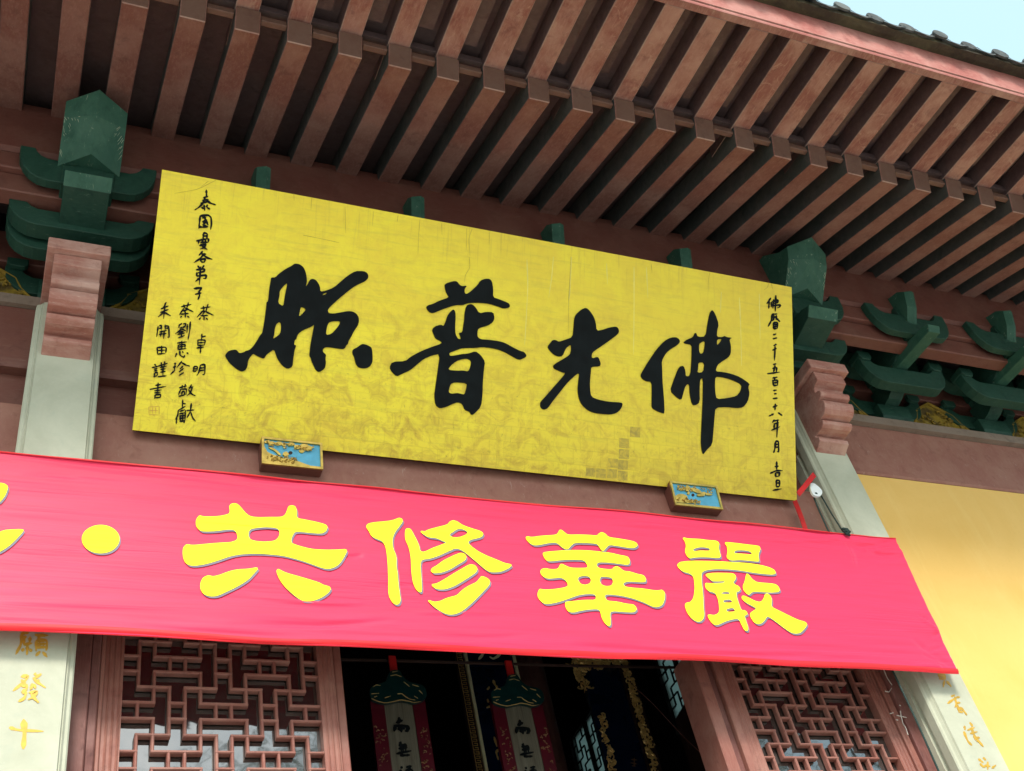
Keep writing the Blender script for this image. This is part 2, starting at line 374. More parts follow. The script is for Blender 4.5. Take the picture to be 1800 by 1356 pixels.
# lower rafters: bottom line Z = 6.50 + .42 (Y - 3.36)
SL = math.atan(.42); tn = .42
def yz_bar(y0, z0, y1, z1, h):      # slanted bar seen in section; returns outline with ends square to the slope
    d = Vector((y1 - y0, z1 - z0)).normalized(); nrm = Vector((-d.y, d.x)) * h
    if nrm.y < 0: nrm = -nrm
    return [(y0, z0), (y1, z1), (y1 + nrm.x, z1 + nrm.y), (y0 + nrm.x, z0 + nrm.y)]
NR = 33; RX0 = .174 - .313 * 7
lo_sec = yz_bar(3.36, 6.50, 4.85, 6.50 + .42 * 1.49, .172)
up_sec = yz_bar(2.552, 6.562, 3.60, 6.562 + .142 * 1.048, .155)
r0 = MB().prism_x(lo_sec, 0, .148); fl0 = MB().prism_x(up_sec, 0, .140)
first = {}
for i in range(NR):
    x = RX0 + .313 * i
    for nm, mb, mat, dx in (('rafter', r0, 'rafter', 0), ('flying_rafter', fl0, 'flying', .002)):
        if nm not in first:
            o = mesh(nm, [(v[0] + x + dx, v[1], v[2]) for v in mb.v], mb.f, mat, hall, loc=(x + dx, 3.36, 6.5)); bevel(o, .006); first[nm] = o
            for m_ in ('side' if nm == 'rafter' else 'side2', 'rafterend', 'edge_light'): o.data.materials.append(M[m_])
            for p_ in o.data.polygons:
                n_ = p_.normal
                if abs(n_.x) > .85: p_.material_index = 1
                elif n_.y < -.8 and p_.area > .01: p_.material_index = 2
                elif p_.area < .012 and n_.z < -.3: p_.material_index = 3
        else:
            o = dup(first[nm], hall); o.location = Vector((x + dx, 3.36, 6.5)) - base(hall)
        j = random.uniform(-.004, .004); o.location.x += j; o.location.z += random.uniform(0, .004)
        o.rotation_euler = (0, random.uniform(-.008, .008), random.uniform(-.003, .003))
# boards between the flying rafters (one slab to each gap) and blocks between the ends
sl0 = None; fb0 = None
for i in range(NR - 1):
    x = RX0 + .313 * i
    if sl0 is None:
        sec = yz_bar(2.56, 6.66, 3.20 , 6.66 + .142 * .64, .04)
        sl0 = MB().prism_x(sec, x + .150, x + .268).done('soffit_slab', 'slab', hall, loc=(x, 3.0, 6.7))
        fb0 = MB().box(x + .151, x + .310, 3.322, 3.362, 6.612, 6.668).done('end_filler_block', 'rafterend', hall, loc=(x, 3.4, 6.7)); bevel(fb0, .005)
    else:
        a = dup(sl0, hall); a.location = sl0.location + Vector((.313 * i, 0, 0)); a.scale = (random.uniform(.9, 1.0), 1, 1)
        a.location.y += random.uniform(-.03, .03)
        b_ = dup(fb0, hall); b_.location = fb0.location + Vector((.313 * i, 0, 0))
# decks over the rafters
MB().prism_x([(3.30, 6.70), (5.2, 6.50 + .42 * 1.84 + .20), (5.2, 6.50 + .42 * 1.84 + .26), (3.30, 6.76)], X0, X1).done('roof_deck', 'deck', hall)
MB().prism_x([(2.53, 6.562 + .162), (3.7, 6.562 + .166 + .166), (3.7, 6.98), (2.53, 6.78)], X0, X1).done('roof_deck', 'deck', hall)
MB().prism_x([(2.6, 6.86), (5.3, 7.98), (5.3, 8.1), (2.6, 6.9)], X0, X1).done('roof_bedding', 'deck', hall)
# fascia
MB().prism_x([(2.552, 6.560), (2.505, 6.560), (2.500, 6.572), (2.500, 6.585), (2.508, 6.592), (2.494, 6.600), (2.494, 6.612), (2.503, 6.622), (2.487, 6.872), (2.552, 6.872)], X0, X1).done('fascia_board', 'fascia', hall)
fb_ = [o for o in hall.children if o.name.startswith('fascia_board')][0]; fb_.data.materials.append(M['flying'])  # darker rafter paint below: shade of the underside put into colour
for p_ in fb_.data.polygons:
    if p_.normal.z < -.7: p_.material_index = 1
mb = MB(); N = 220; pts = []
for i in range(N + 1):
    x = X0 + (X1 - X0) * i / N; nz = noise.noise(Vector((x * 3.1, 0, 0))) * .018 + noise.noise(Vector((x * 11, 3, 0))) * .010
    pts.append([(x, 2.52, 6.862), (x, 2.45, 6.845 + nz), (x, 2.405 + nz, 6.838 + nz), (x, 2.40, 6.872), (x, 2.62, 6.93)])
vs = [p for r_ in pts for p in r_]; fs = [(i * 5 + k, i * 5 + (k + 1) % 5, (i + 1) * 5 + (k + 1) % 5, (i + 1) * 5 + k) for i in range(N) for k in range(5)]
mesh('eave_mortar', vs, fs, 'moss', hall, smooth=False)
# roof tiles along the eave, each its own piece
def cap_tile():
    mb = MB(); n = 9; d = Vector((0, 1, .42)).normalized()
    for (y0, y1, r_) in ((0, .06, .062), (.06, 1.3, .052)):
        ring = lambda t, r_: [(math.cos(a) * r_, t * d.y, t * d.z + math.sin(a) * r_ * .95) for a in [math.pi * k / (n - 1) - .0 for k in range(n)]]
        a, b2 = ring(y0, r_), ring(y1, r_)
        mb.poly(a + b2, [tuple(range(n)), tuple(range(2 * n - 1, n - 1, -1))] + [(i, (i + 1) % n, (i + 1) % n + n, i + n) for i in range(n)])
    # round end plate, a little larger
    m = 12; pl = [(math.cos(2 * math.pi * k / m) * .066, -.012, .012 + math.sin(2 * math.pi * k / m) * .05) for k in range(m)]
    mb.poly(pl + [(p[0], .004, p[2]) for p in pl], [tuple(range(m)), tuple(range(2 * m - 1, m - 1, -1))] + [(i, (i + 1) % m, (i + 1) % m + m, i + m) for i in range(m)])
    return mb
def pan_tile():
    mb = MB(); n = 7; d = Vector((0, 1, .42)).normalized(); W = .112
    def ring(t, off): return [(W * (k / (n - 1) * 2 - 1), t * d.y, t * d.z - .030 * (1 - (k / (n - 1) * 2 - 1) ** 2) + off) for k in range(n)]
    a, b2, c, e = ring(-.02, 0), ring(1.3, 0), ring(-.02, .014), ring(1.3, .014)
    vs = a + b2 + c + e; fs = []
    for i in range(n - 1): fs += [(i, i + 1, i + 1 + n, i + n), (i + 2 * n, i + 1 + 2 * n, i + 1 + 3 * n, i + 3 * n), (i, i + 1, i + 1 + 2 * n, i + 2 * n)]
    mb.poly(vs, fs)
    lip = [(W * (k / (n - 1) * 2 - 1), -.022, -.030 * (1 - (k / (n - 1) * 2 - 1) ** 2)) for k in range(n)]
    low = [(p[0] * .8, -.026, p[2] - .035 * (1 - (k / (n - 1) * 2 - 1) ** 2)) for k, p in enumerate(lip)]
    mb.poly(lip + low, [(i, i + 1, i + 1 + n, i + n) for i in range(n - 1)])
    return mb
cap0 = pan0 = None; TX = 2.2
for i in range(33):
    x = TX + .278 * i; lift = max(0, x - 6.6) ** 2 * .012
    p = Vector((x, 2.385, 6.890 + lift)); q = Vector((x + .139, 2.40, 6.885 + lift))
    if cap0 is None:
        c_ = cap_tile(); cap0 = mesh('cap_tile', [Vector(v) + p for v in c_.v], c_.f, 'tile', hall, loc=p)
        c_ = pan_tile(); pan0 = mesh('pan_tile', [Vector(v) + q for v in c_.v], c_.f, 'tile', hall, loc=q)
        a, b_ = cap0, pan0
    else: a, b_ = dup(cap0, hall), dup(pan0, hall)
    a.location = p - base(hall) + Vector((random.uniform(-.006, .006), random.uniform(-.015, .015), random.uniform(-.004, .006))); b_.location = q - base(hall)
    a.rotation_euler = (random.uniform(-.02, .02), 0, random.uniform(-.03, .03)); a.scale = [random.uniform(.93, 1.07)] * 3

# eave beams carried by the brackets
bm_ = lambda nm, mat, y0, y1, z0, z1, x0=X0, x1=X1, bv=.008: MB().box(x0, x1, y0, y1, z0, z1).done(nm, mat, hall, loc=((x0 + x1) / 2, y0, z0), bev=bv)
MB().prism_x([(4.50, 6.575), (4.50, 7.06), (4.70, 7.15), (4.70, 6.54), (4.52, 6.54)], X0, X1).done('eave_beam', 'beam', hall)
bm_('tie_beam', 'beam', 4.515, 4.66, 6.375, 6.535); bm_('tie_beam', 'beam', 4.555, 4.67, 6.20, 6.37)
MB().box(X0, X1, 4.60, 5.30, 6.86, 6.90).done('bracket_ceiling', 'deck', hall)
bm_('inner_beam', 'beam', 5.10, 5.24, 6.20, 6.50)
MB().box(X0, X1, 5.24, 5.28, 5.6, 8.3).done('bracket_backing', 'dark', hall)
# plate and the beams over the doors
MB().prism_x([(5.00, 5.705), (5.00, 5.785), (5.015, 5.80), (5.24, 5.80), (5.24, 5.705)], X0, X1).done('wall_plate', 'ledge', hall)
for a, b_ in ((X0, COLX[0] - .17), (COLX[0] + .17, COLX[1] - .17)):
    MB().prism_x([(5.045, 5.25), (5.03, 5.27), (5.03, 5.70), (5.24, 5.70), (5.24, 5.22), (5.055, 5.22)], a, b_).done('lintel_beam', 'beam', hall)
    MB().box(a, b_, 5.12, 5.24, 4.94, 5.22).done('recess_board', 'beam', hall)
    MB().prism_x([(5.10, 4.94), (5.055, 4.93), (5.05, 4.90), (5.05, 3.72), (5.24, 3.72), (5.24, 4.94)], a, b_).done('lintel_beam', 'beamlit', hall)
    MB().box(a, b_, 5.10, 5.24, 3.58, 3.718).done('door_head', 'post', hall, bev=.006)
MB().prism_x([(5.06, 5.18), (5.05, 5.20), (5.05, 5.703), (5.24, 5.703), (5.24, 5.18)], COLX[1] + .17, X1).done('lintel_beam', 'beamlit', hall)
MB().box(COLX[1] + .17, X1, 5.065, 5.24, GZ, 5.178).done('plaster_wall', 'plaster', hall)
MB().box(X0, COLX[0] - .17, 5.08, 5.24, GZ, 3.575).done('plaster_wall', 'plaster', hall)

# stone pillars
def pillar(cx):
    xy = [(-.19, 5.3), (-.19, 4.936), (-.183, 4.928), (-.170, 4.925), (-.160, 4.912), (-.156, 4.914), (-.150, 4.900), (.150, 4.900), (.156, 4.914), (.160, 4.912), (.170, 4.925), (.183, 4.928), (.19, 4.936), (.19, 5.3)]
    if cx > 3: xy = xy[:1] + [(-.19, 5.035), (-.172, 5.030), (-.172, 5.000), (-.19, 4.995)] + xy[1:]
    mb = MB(); n = len(xy)
    lv = [(GZ, 1), (5.60, 1), (5.64, .985), (5.665, .90)]
    vs = [(cx + x * k, 4.9 + (y - 4.9) if k == 1 else y + (1 - k) * .3 * (1 if y < 5.1 else 0), z) for z, k in lv for x, y in xy]
    fs = [(i * n + j, i * n + (j + 1) % n, (i + 1) * n + (j + 1) % n, (i + 1) * n + j) for i in range(3) for j in range(n)] + [tuple(range(n)), tuple(range(3 * n, 4 * n))]
    return mesh('stone_pillar', vs, fs, 'stone', hall, loc=(cx, 5.1, GZ))
pil = [pillar(c) for c in COLX]
pil[0]['label'] = 'pale stone pillar left of the yellow board'; pil[1]['label'] = 'pale stone pillar beside the yellow wall'
# carved corbel heads on the pillars
cb = [(5.1, 5.70), (4.575, 5.70), (4.575, 5.612), (4.640, 5.592), (4.652, 5.572), (4.650, 5.552), (4.622, 5.545), (4.604, 5.528), (4.602, 5.508), (4.618, 5.486), (4.668, 5.474),
      (4.635, 5.462), (4.618, 5.440), (4.618, 5.408), (4.636, 5.376), (4.668, 5.354), (4.745, 5.350), (4.716, 5.340), (4.706, 5.322), (4.716, 5.300), (4.745, 5.286), (4.840, 5.290), (4.842, 5.272), (4.815, 5.258), (4.82, 5.225), (4.90, 5.185), (5.1, 5.185)]
for i, c in enumerate(COLX):
    o = MB().prism_x(cb, c - .13, c + .13).done('carved_corbel', 'corbel', hall, loc=(c, 4.9, 5.7)); bevel(o, .0035)
    MB().box(c - .172, c + .172, 4.535, 5.1, 5.702, 5.792).done('cap_slab', 'corbel', o, bev=.005)
    MB().box(c - .16, c + .16, 4.56, 5.1, 5.794, 5.80).done('cap_slab', 'post', o)

# bracket sets
def arm_outline(hw, z0, z1, up=.0):       # curved arm across the front: half width, bottom, top
    L = []; 
    for t in [0, .2, .4, .6, .8, 1]: L.append((hw - .155 * (1 - math.sin(t * math.pi / 2)) if 0 else hw - .17 * (1 - t) ** 1.0 * (1 - t * .35), z0 + (z1 - z0) * (t ** 1.9)))
    L = [(hw - .17 + .17 * math.sin(t * math.pi / 2), z0 + (z1 - z0) * .86 * (1 - math.cos(t * math.pi / 2))) for t in [0, .2, .4, .6, .8, 1]]
    L += [(hw, z1), (hw - .085, z1), (hw - .098, z1 - .035), (hw - .125, z1 - .07), (hw - .165, z1 - .09), (.09, z1 - .09)]
    return [(-x, z) for x, z in L[::-1]] + L
def bracket(cx, sc=1.0, loc=None):
    cw = .075 * sc
    core = MB(); core.box(-cw + .0, cw, 4.47, 5.2, 6.24, 6.56)
    core.prism_x([(5.12, 5.985), (5.06, 5.992), (4.975, 6.005), (4.905, 6.035), (4.855, 6.085), (4.83, 6.14), (4.83, 6.17), (5.12, 6.17)], -cw * .9, cw * .9)
    P = Vector((cx, 0, 0)); lc = Vector((cx, 5.05, 5.8))
    o = mesh('bracket_set', [Vector(v) + P for v in core.v], core.f, 'green', hall, loc=lc)
    def sub(nm, mb, mat='green', bv=.004):
        q = mesh(nm, [Vector(v) + P for v in mb.v], mb.f, mat, o)
        if bv: bevel(q, bv)
        return q
    b1 = MB().prism_x([(5.03, 5.86), (5.03, 5.985), (5.24, 5.985), (5.24, 5.802), (5.06, 5.802)], -.155 * sc, .155 * sc); sub('bearing_block', b1)
    sub('cross_arm', MB().prism_y(arm_outline(.40, 5.93, 6.17), 5.10, 5.19))
    sub('cross_arm', MB().prism_y(arm_outline(.42, 5.945, 6.22), 4.755, 4.85))
    sub('cross_arm', MB().prism_y(arm_outline(.44, 6.24, 6.56), 4.93, 5.03))
    sub('cross_arm', MB().prism_y(arm_outline(.40, 6.225, 6.535), 4.455, 4.515))
    for sx in (-1, 1):
        sub('bearing_block', MB().prism_y([(sx * .325, 6.165), (sx * .40, 6.165), (sx * .425, 6.20), (sx * .425, 6.255), (sx * .30, 6.255), (sx * .30, 6.20)], 4.735, 4.87))
        sub('bearing_block', MB().prism_y([(sx * .29, 6.125), (sx * .37, 6.125), (sx * .395, 6.15), (sx * .395, 6.198), (sx * .27, 6.198), (sx * .27, 6.15)], 5.06, 5.098))
    return o, sub, cw
bs, sub, cw = bracket(.13 + S5)
sub('slanted_arm', MB().prism_x([(4.295, 6.165), (4.325, 6.110), (4.83, 6.155), (5.10, 6.19), (5.10, 6.26), (4.60, 6.235), (4.36, 6.195)], -.058, .058), 'greenlit')
sub('cloud_arm', MB().prism_x([(5.05, 6.175), (4.86, 6.175), (4.80, 6.19), (4.74, 6.185), (4.70, 6.21), (4.64, 6.21), (4.60, 6.24), (4.52, 6.25), (4.47, 6.30), (4.45, 6.37), (4.47, 6.42), (5.05, 6.42)], -.072, .072))
sub('slanted_arm', MB().prism_x([(4.52, 6.20), (5.10, 6.27), (5.10, 6.34), (4.50, 6.26)], -.04, .04))
nose = MB(); 
yz = [(4.37, 6.665), (4.31, 6.60), (4.36, 6.47), (4.44, 6.36), (4.60, 6.30), (4.60, 6.74)]
nose.poly([(-.045, y + (.022 if i < 4 else 0), z) for i, (y, z) in enumerate(yz)] + [(0.014, y, z) for y, z in yz] + [(.045, y + (.012 if i < 4 else 0), z) for i, (y, z) in enumerate(yz)],
    [(0, 1, 2, 3, 4, 5), (12, 13, 14, 15, 16, 17)] + [(i, (i + 1) % 6, (i + 1) % 6 + 6, i + 6) for i in range(6)] + [(i + 6, (i + 1) % 6 + 6, (i + 1) % 6 + 12, i + 12) for i in range(6)])
sub('beam_nose', nose, 'greenlit', 0)
for i in range(-3, 10):
    if i in (0, 1, 5): continue
    c = dup_tree(bs, hall, bs.location + Vector((S5 * (i - 1), 0, 0)))
# the two heavier sets over the pillars
for c in COLX:
    o, sub, cw = bracket(c, 1.25)
    sub('cross_arm', MB().prism_y(arm_outline(.42, 6.0, 6.24), 4.62, 4.73))
    sub('heavy_arm', MB().prism_x([(4.315, 6.155), (4.375, 6.085), (4.70, 6.03), (4.90, 5.93), (5.05, 5.85), (5.05, 6.20), (4.40, 6.20)], -.130, .130), 'green', .004)
    sub('heavy_arm_end', MB().prism_x([(4.309, 6.150), (4.371, 6.082), (4.378, 6.092), (4.322, 6.158)], -.133, .133), 'greenlit', 0)
    W = .18
    V = [(0, 4.08, 6.725), (-W, 4.185, 6.690), (W, 4.185, 6.690), (0, 4.165, 6.565), (-W, 4.235, 6.590), (W, 4.235, 6.590), (0, 4.355, 6.43), (-W, 4.455, 6.385), (W, 4.455, 6.385),
         (0, 4.30, 6.80), (-W, 4.28, 6.735), (W, 4.28, 6.735), (-W, 4.66, 6.42), (W, 4.66, 6.42), (-W, 4.62, 6.93), (W, 4.62, 6.93), (0, 4.66, 6.45), (0, 4.62, 6.95), (-W, 4.44, 6.89), (W, 4.44, 6.89)]
    Fc = [(0, 1, 4, 3), (0, 3, 5, 2), (3, 4, 7, 6), (3, 6, 8, 5), (0, 9, 10, 1), (0, 2, 11, 9), (6, 7, 12, 16), (6, 16, 13, 8), (1, 10, 18, 14, 12, 7, 4), (2, 5, 8, 13, 15, 19, 11), (9, 17, 14, 18, 10), (9, 11, 19, 15, 17)]
    hb = MB().poly(V, Fc); q = mesh('beam_head', [Vector(v) + Vector((c, 0, 0)) for v in hb.v], hb.f, 'greenlit', o)
    mb = MB(); rr = random.Random(int(c * 7) + 2)
    for k in range(46):
        sx = rr.choice((-1, 1)); f = rr.random(); t = rr.random() ** .6
        # along the lower, lit facet: ridge (0, 4.165..4.355, 6.565..6.43) to side (W, 4.235..4.455, 6.59..6.385)
        def P_(u, v): 
            a_ = Vector((0, 4.165 + .19 * v, 6.565 - .135 * v)); b2 = Vector((sx * W, 4.235 + .22 * v, 6.59 - .205 * v)); return a_ + (b2 - a_) * u + Vector((c, -.0012, -.0006))
        u0 = .45 + .5 * t; v0 = f * .9; L_ = rr.uniform(.03, .16)
        mb.tube([P_(u0, v0), P_(min(.99, u0 + L_ * .7), max(.01, v0 - L_))], rr.uniform(.0008, .0019), 4)
    mb.done('paint_scuff', 'scuff', o)['kind'] = 'stuff'
    sub('saddle_block', MB().box(-.15, .15, 4.44, 4.8, 6.205, 6.39), 'green')
# carved infill panels between the sets
cp0 = None
for i in range(-3, 9):
    x = .13 + S5 * (i + .5)
    if cp0 is None:
        out = [(-.42, 5.80), (.42, 5.80), (.40, 5.86), (.30, 5.90), (.24, 5.97), (.20, 6.06), (.10, 6.13), (0, 6.19), (-.10, 6.13), (-.20, 6.06), (-.24, 5.97), (-.30, 5.90), (-.40, 5.86)]
        cp0 = MB().prism_y([(x + a * 1.0, z) for a, z in out], 5.12, 5.15).done('carved_panel', 'mustard', hall, loc=(x, 5.12, 5.8))
        # scrolls in relief
        mb = MB(); rr = random.Random(3)
        for k in range(46):
            a = rr.uniform(-.34, .34); z = rr.uniform(5.83, 5.86 + .29 * (1 - abs(a) / .36)); r_ = rr.uniform(.014, .03); t0 = rr.uniform(0, 6.3)
            mb.tube([(x + a + r_ * (1 - .12 * j) * math.cos(t0 + j * .8), 5.113 - .004 * (j % 2), z + r_ * (1 - .12 * j) * math.sin(t0 + j * .8)) for j in range(6)], .0075, 5)
        sc_ = mb.done('scroll_relief', 'mustard2', cp0)
        rim = [(x + a * .97, 5.112, 5.80 + (z - 5.80) * .97) for a, z in out[1:]] + [(x - .41, 5.112, 5.81)]
        MB().tube(rim, .014, 6).done('panel_rim', 'mustard2', cp0)
    else:
        c_ = dup_tree(cp0, hall, cp0.location + Vector((S5 * (i + 3), 0, 0)))

# ------------------------------------------------------------------ doors
LZ = lambda r_: 3.490 - .0855 * r_
def seg_list():
    H = {0: [(1, 3), (4, 6), (7, 9), (10, 12)], 1: [(0, 1), (2, 5), (6, 7), (8, 11), (12, 13)], 2: [(0, 1), (2, 5), (6, 7), (8, 11), (12, 13)],
         3: [(1, 3), (4, 6), (7, 9), (10, 12)], 4: [(0, 2), (3, 4), (5, 8), (9, 10), (11, 13)], 5: [(0, 2), (3, 4), (5, 8), (9, 10), (11, 13)]}
    Vv = [(1, 0, 3), (6, 0, 3), (7, 0, 3), (12, 0, 3), (3, 1, 2), (4, 1, 2), (9, 1, 2), (10, 1, 2), (2, 2, 4), (5, 2, 4), (8, 2, 4), (11, 2, 4),
          (3, 3, 6), (4, 3, 6), (9, 3, 6), (10, 3, 6), (1, 4, 5), (6, 4, 5), (7, 4, 5), (12, 4, 5), (2, 5, 7), (5, 5, 7), (8, 5, 7), (11, 5, 7)]
    hs, vsg = [], []
    for rep in range(-1, 4):
        for r_, L in H.items():
            for a, b2 in L: hs.append((a, b2, r_ + rep * 6))
        for c, a, b2 in Vv: vsg.append((c, a + rep * 6, b2 + rep * 6))
    return hs, vsg
def door(x0, lab):     # x0: left edge of the lattice
    zt, zb = 3.575, .62
    fr = MB()
    for (a, b2) in ((-.085, 0), (.9555, 1.04)):
        fr.box(x0 + a, x0 + b2, 5.13, 5.20, GZ + .02, zt)
        for k in range(3): 
            xx = x0 + a + .014 + k * .026; fr.prism_z([(xx, 5.13), (xx + .007, 5.124), (xx + .014, 5.13)], GZ + .03, zt - .002)
    fr.box(x0, x0 + .9555, 5.135, 5.20, zt - .05, zt); fr.box(x0, x0 + .9555, 5.135, 5.20, zb - .09, zb); fr.box(x0, x0 + .9555, 5.15, 5.19, GZ + .02, zb - .09)
    o = fr.done('door_leaf', 'doorwood', hall, loc=(x0, 5.17, GZ)); o['label'] = lab
    hs, vsg = seg_list(); n = 0; hw = .0082
    # stretch the grid to the lattice width
    for a, b2, r_ in hs:
        z = LZ(r_)
        if z > zt - .06 or z < zb + .02: continue
        xa, xb = x0 + a * .0735, x0 + b2 * .0735
        MB().prism_x([(5.178, z - hw), (5.146, z - hw), (5.140, z - hw * .45), (5.140, z + hw * .45), (5.146, z + hw), (5.178, z + hw)], xa - (hw * .9 if a else 0), xb + (hw * .9 if b2 < 13 else 0)).done('lattice_bar', 'doorwood', o); n += 1
    for c, a, b2 in vsg:
        za, zb2 = min(LZ(a), zt - .051), max(LZ(b2), zb)
        if za < zb + .02 or zb2 > zt - .06: continue
        x = x0 + c * .0735; y = 5.1425
        MB().prism_z([(x - hw, 5.178), (x - hw, 5.1475), (x - hw * .45, 5.1418), (x + hw * .45, 5.1418), (x + hw, 5.1475), (x + hw, 5.178)], zb2 - hw * .8, za + hw * .8).done('lattice_bar', 'doorwood', o); n += 1
    MB().box(x0 + .001, x0 + .9545, 5.186, 5.192, zb + .001, zt - .051).done('glass_pane', 'glass', o)
    return o
door(.555, 'lattice door leaf left of the dark doorway'); door(4.052, 'lattice door leaf right of the dark doorway')
def post(a, b2, y0, y1=5.24, mat='post', nm='door_post'):
    o = MB().box(a, b2, y0, y1, GZ + .01, 3.578).done(nm, mat, hall, loc=(a, y0, GZ)); bevel(o, .006); return o
post(.322, .40, 5.075); post(.4005, .444, 5.10); post(.445, .4685, 5.118, mat='doorwood')
post(1.60, 1.645, 5.15, 5.30, 'doorwood'); post(3.78, 3.86, 5.12, 5.34, 'doorwood'); post(3.8605, 3.915, 5.15, 5.32, 'post'); post(3.917, 3.964, 5.118, mat='doorwood')
post(5.094, 5.14, 5.11, mat='doorwood'); post(5.141, 5.235, 5.085)

# ------------------------------------------------------------------ dark interior
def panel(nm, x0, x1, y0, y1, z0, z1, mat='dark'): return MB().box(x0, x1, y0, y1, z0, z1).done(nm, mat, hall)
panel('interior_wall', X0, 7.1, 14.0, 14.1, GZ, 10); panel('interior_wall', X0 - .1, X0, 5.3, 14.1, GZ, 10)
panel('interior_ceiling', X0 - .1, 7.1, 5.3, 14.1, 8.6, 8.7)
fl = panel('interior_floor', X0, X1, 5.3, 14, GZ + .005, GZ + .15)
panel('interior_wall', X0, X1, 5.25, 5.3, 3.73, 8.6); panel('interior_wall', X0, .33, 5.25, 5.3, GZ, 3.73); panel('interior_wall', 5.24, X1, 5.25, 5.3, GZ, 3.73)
# side wall with the far lattice windows (x = 7)
panel('interior_wall', 7.0, 7.1, 5.3, 9.35, GZ, 8.6); panel('interior_wall', 7.0, 7.1, 12.6, 14.0, GZ, 8.6)
panel('interior_wall', 7.0, 7.1, 9.35, 12.6, GZ, 5.95); panel('interior_wall', 7.0, 7.1, 9.35, 12.6, 7.3, 8.6)
panel('interior_wall', 7.0, 7.1, 10.2, 11.75, 5.95, 7.3)
for (a, b2) in ((9.35, 9.80), (9.86, 10.18), (11.78, 12.12), (12.2, 12.6)):
    wn = MB().box(7.04, 7.05, a, b2, 5.95, 7.3).done('side_window', 'frost', hall)
    mb = MB(); n = max(3, int(round((b2 - a) / .11)))
    for k in range(n + 1):
        y = a + (b2 - a) * k / n
        for j in range(12):
            z = 5.96 + j * .11
            if (j + 2 * k) % 3 != 0: mb.box(7.02, 7.036, y - .008, y + .008, z, z + .11)
            if k < n and (j + k) % 3 != 1: mb.box(7.021, 7.035, y + .008, y + (b2 - a) / n - .008, z - .008, z + .008)
    mb.done('window_lattice', 'dark', wn)
    MB().box(6.99, 7.06, b2 + .001, b2 + .03, 5.951, 7.3).done('window_mullion', 'dark', wn)
# ------------------------------------------------------------------ yellow board
BP = Vector((.523, 4.99, 4.768)); BU = Vector((1, 0, 0)); BV = Vector((0, -.5446, .8387)); BW, BH = 4.463, 1.570
board = thing('plaque_board', 'long yellow gilded board with big black brush characters, tilted forward above the red banner', 'signboard', BP)
BS = Sheet(BP, BU, BV); NB_ = BS.n
def board_box(name, a0, a1, b0, b1, c0, c1, mat, parent, local=False):
    vs = [BP + BU * a + BV * b_ + NB_ * c for c in (c0, c1) for a, b_ in ((a0, b0), (a1, b0), (a1, b1), (a0, b1))]
    return mesh(name, vs, [(0, 1, 2, 3), (4, 5, 6, 7), (0, 1, 5, 4), (1, 2, 6, 5), (2, 3, 7, 6), (3, 0, 4, 7)], mat, parent)
# the gilded face is built flat and turned into place, so its own axes follow the board
def flat(name, lo, hi, mat, bev=0):
    mb = MB().box(lo[0], hi[0], lo[1], hi[1], lo[2], hi[2]); me = bpy.data.meshes.new(name); me.from_pydata(mb.v, [], mb.f); me.update()
    o = link(name, me, mat, board); o.rotation_euler = Matrix((BU, BV, BU.cross(BV))).transposed().to_euler(); return o
sgn = 1 if BU.cross(BV).dot(NB_) > 0 else -1
zs = sorted((-.004 * sgn, -.016 * sgn)); flat('gilded_face', (0, 0, zs[0]), (BW, BH, zs[1]), 'board')
zs = sorted((-.0165 * sgn, -.05 * sgn)); flat('backing_plank', (.004, .003, zs[0]), (BW - .004, BH - .003, zs[1]), 'edge')
zf = -.004     # level of the face along the outward normal
c1 = zc(380, 450, 6); c2 = zc(670, 470, 4.93); c3 = zc(930, 530, 6.455); c4 = zc(1110, 535, 5.022)
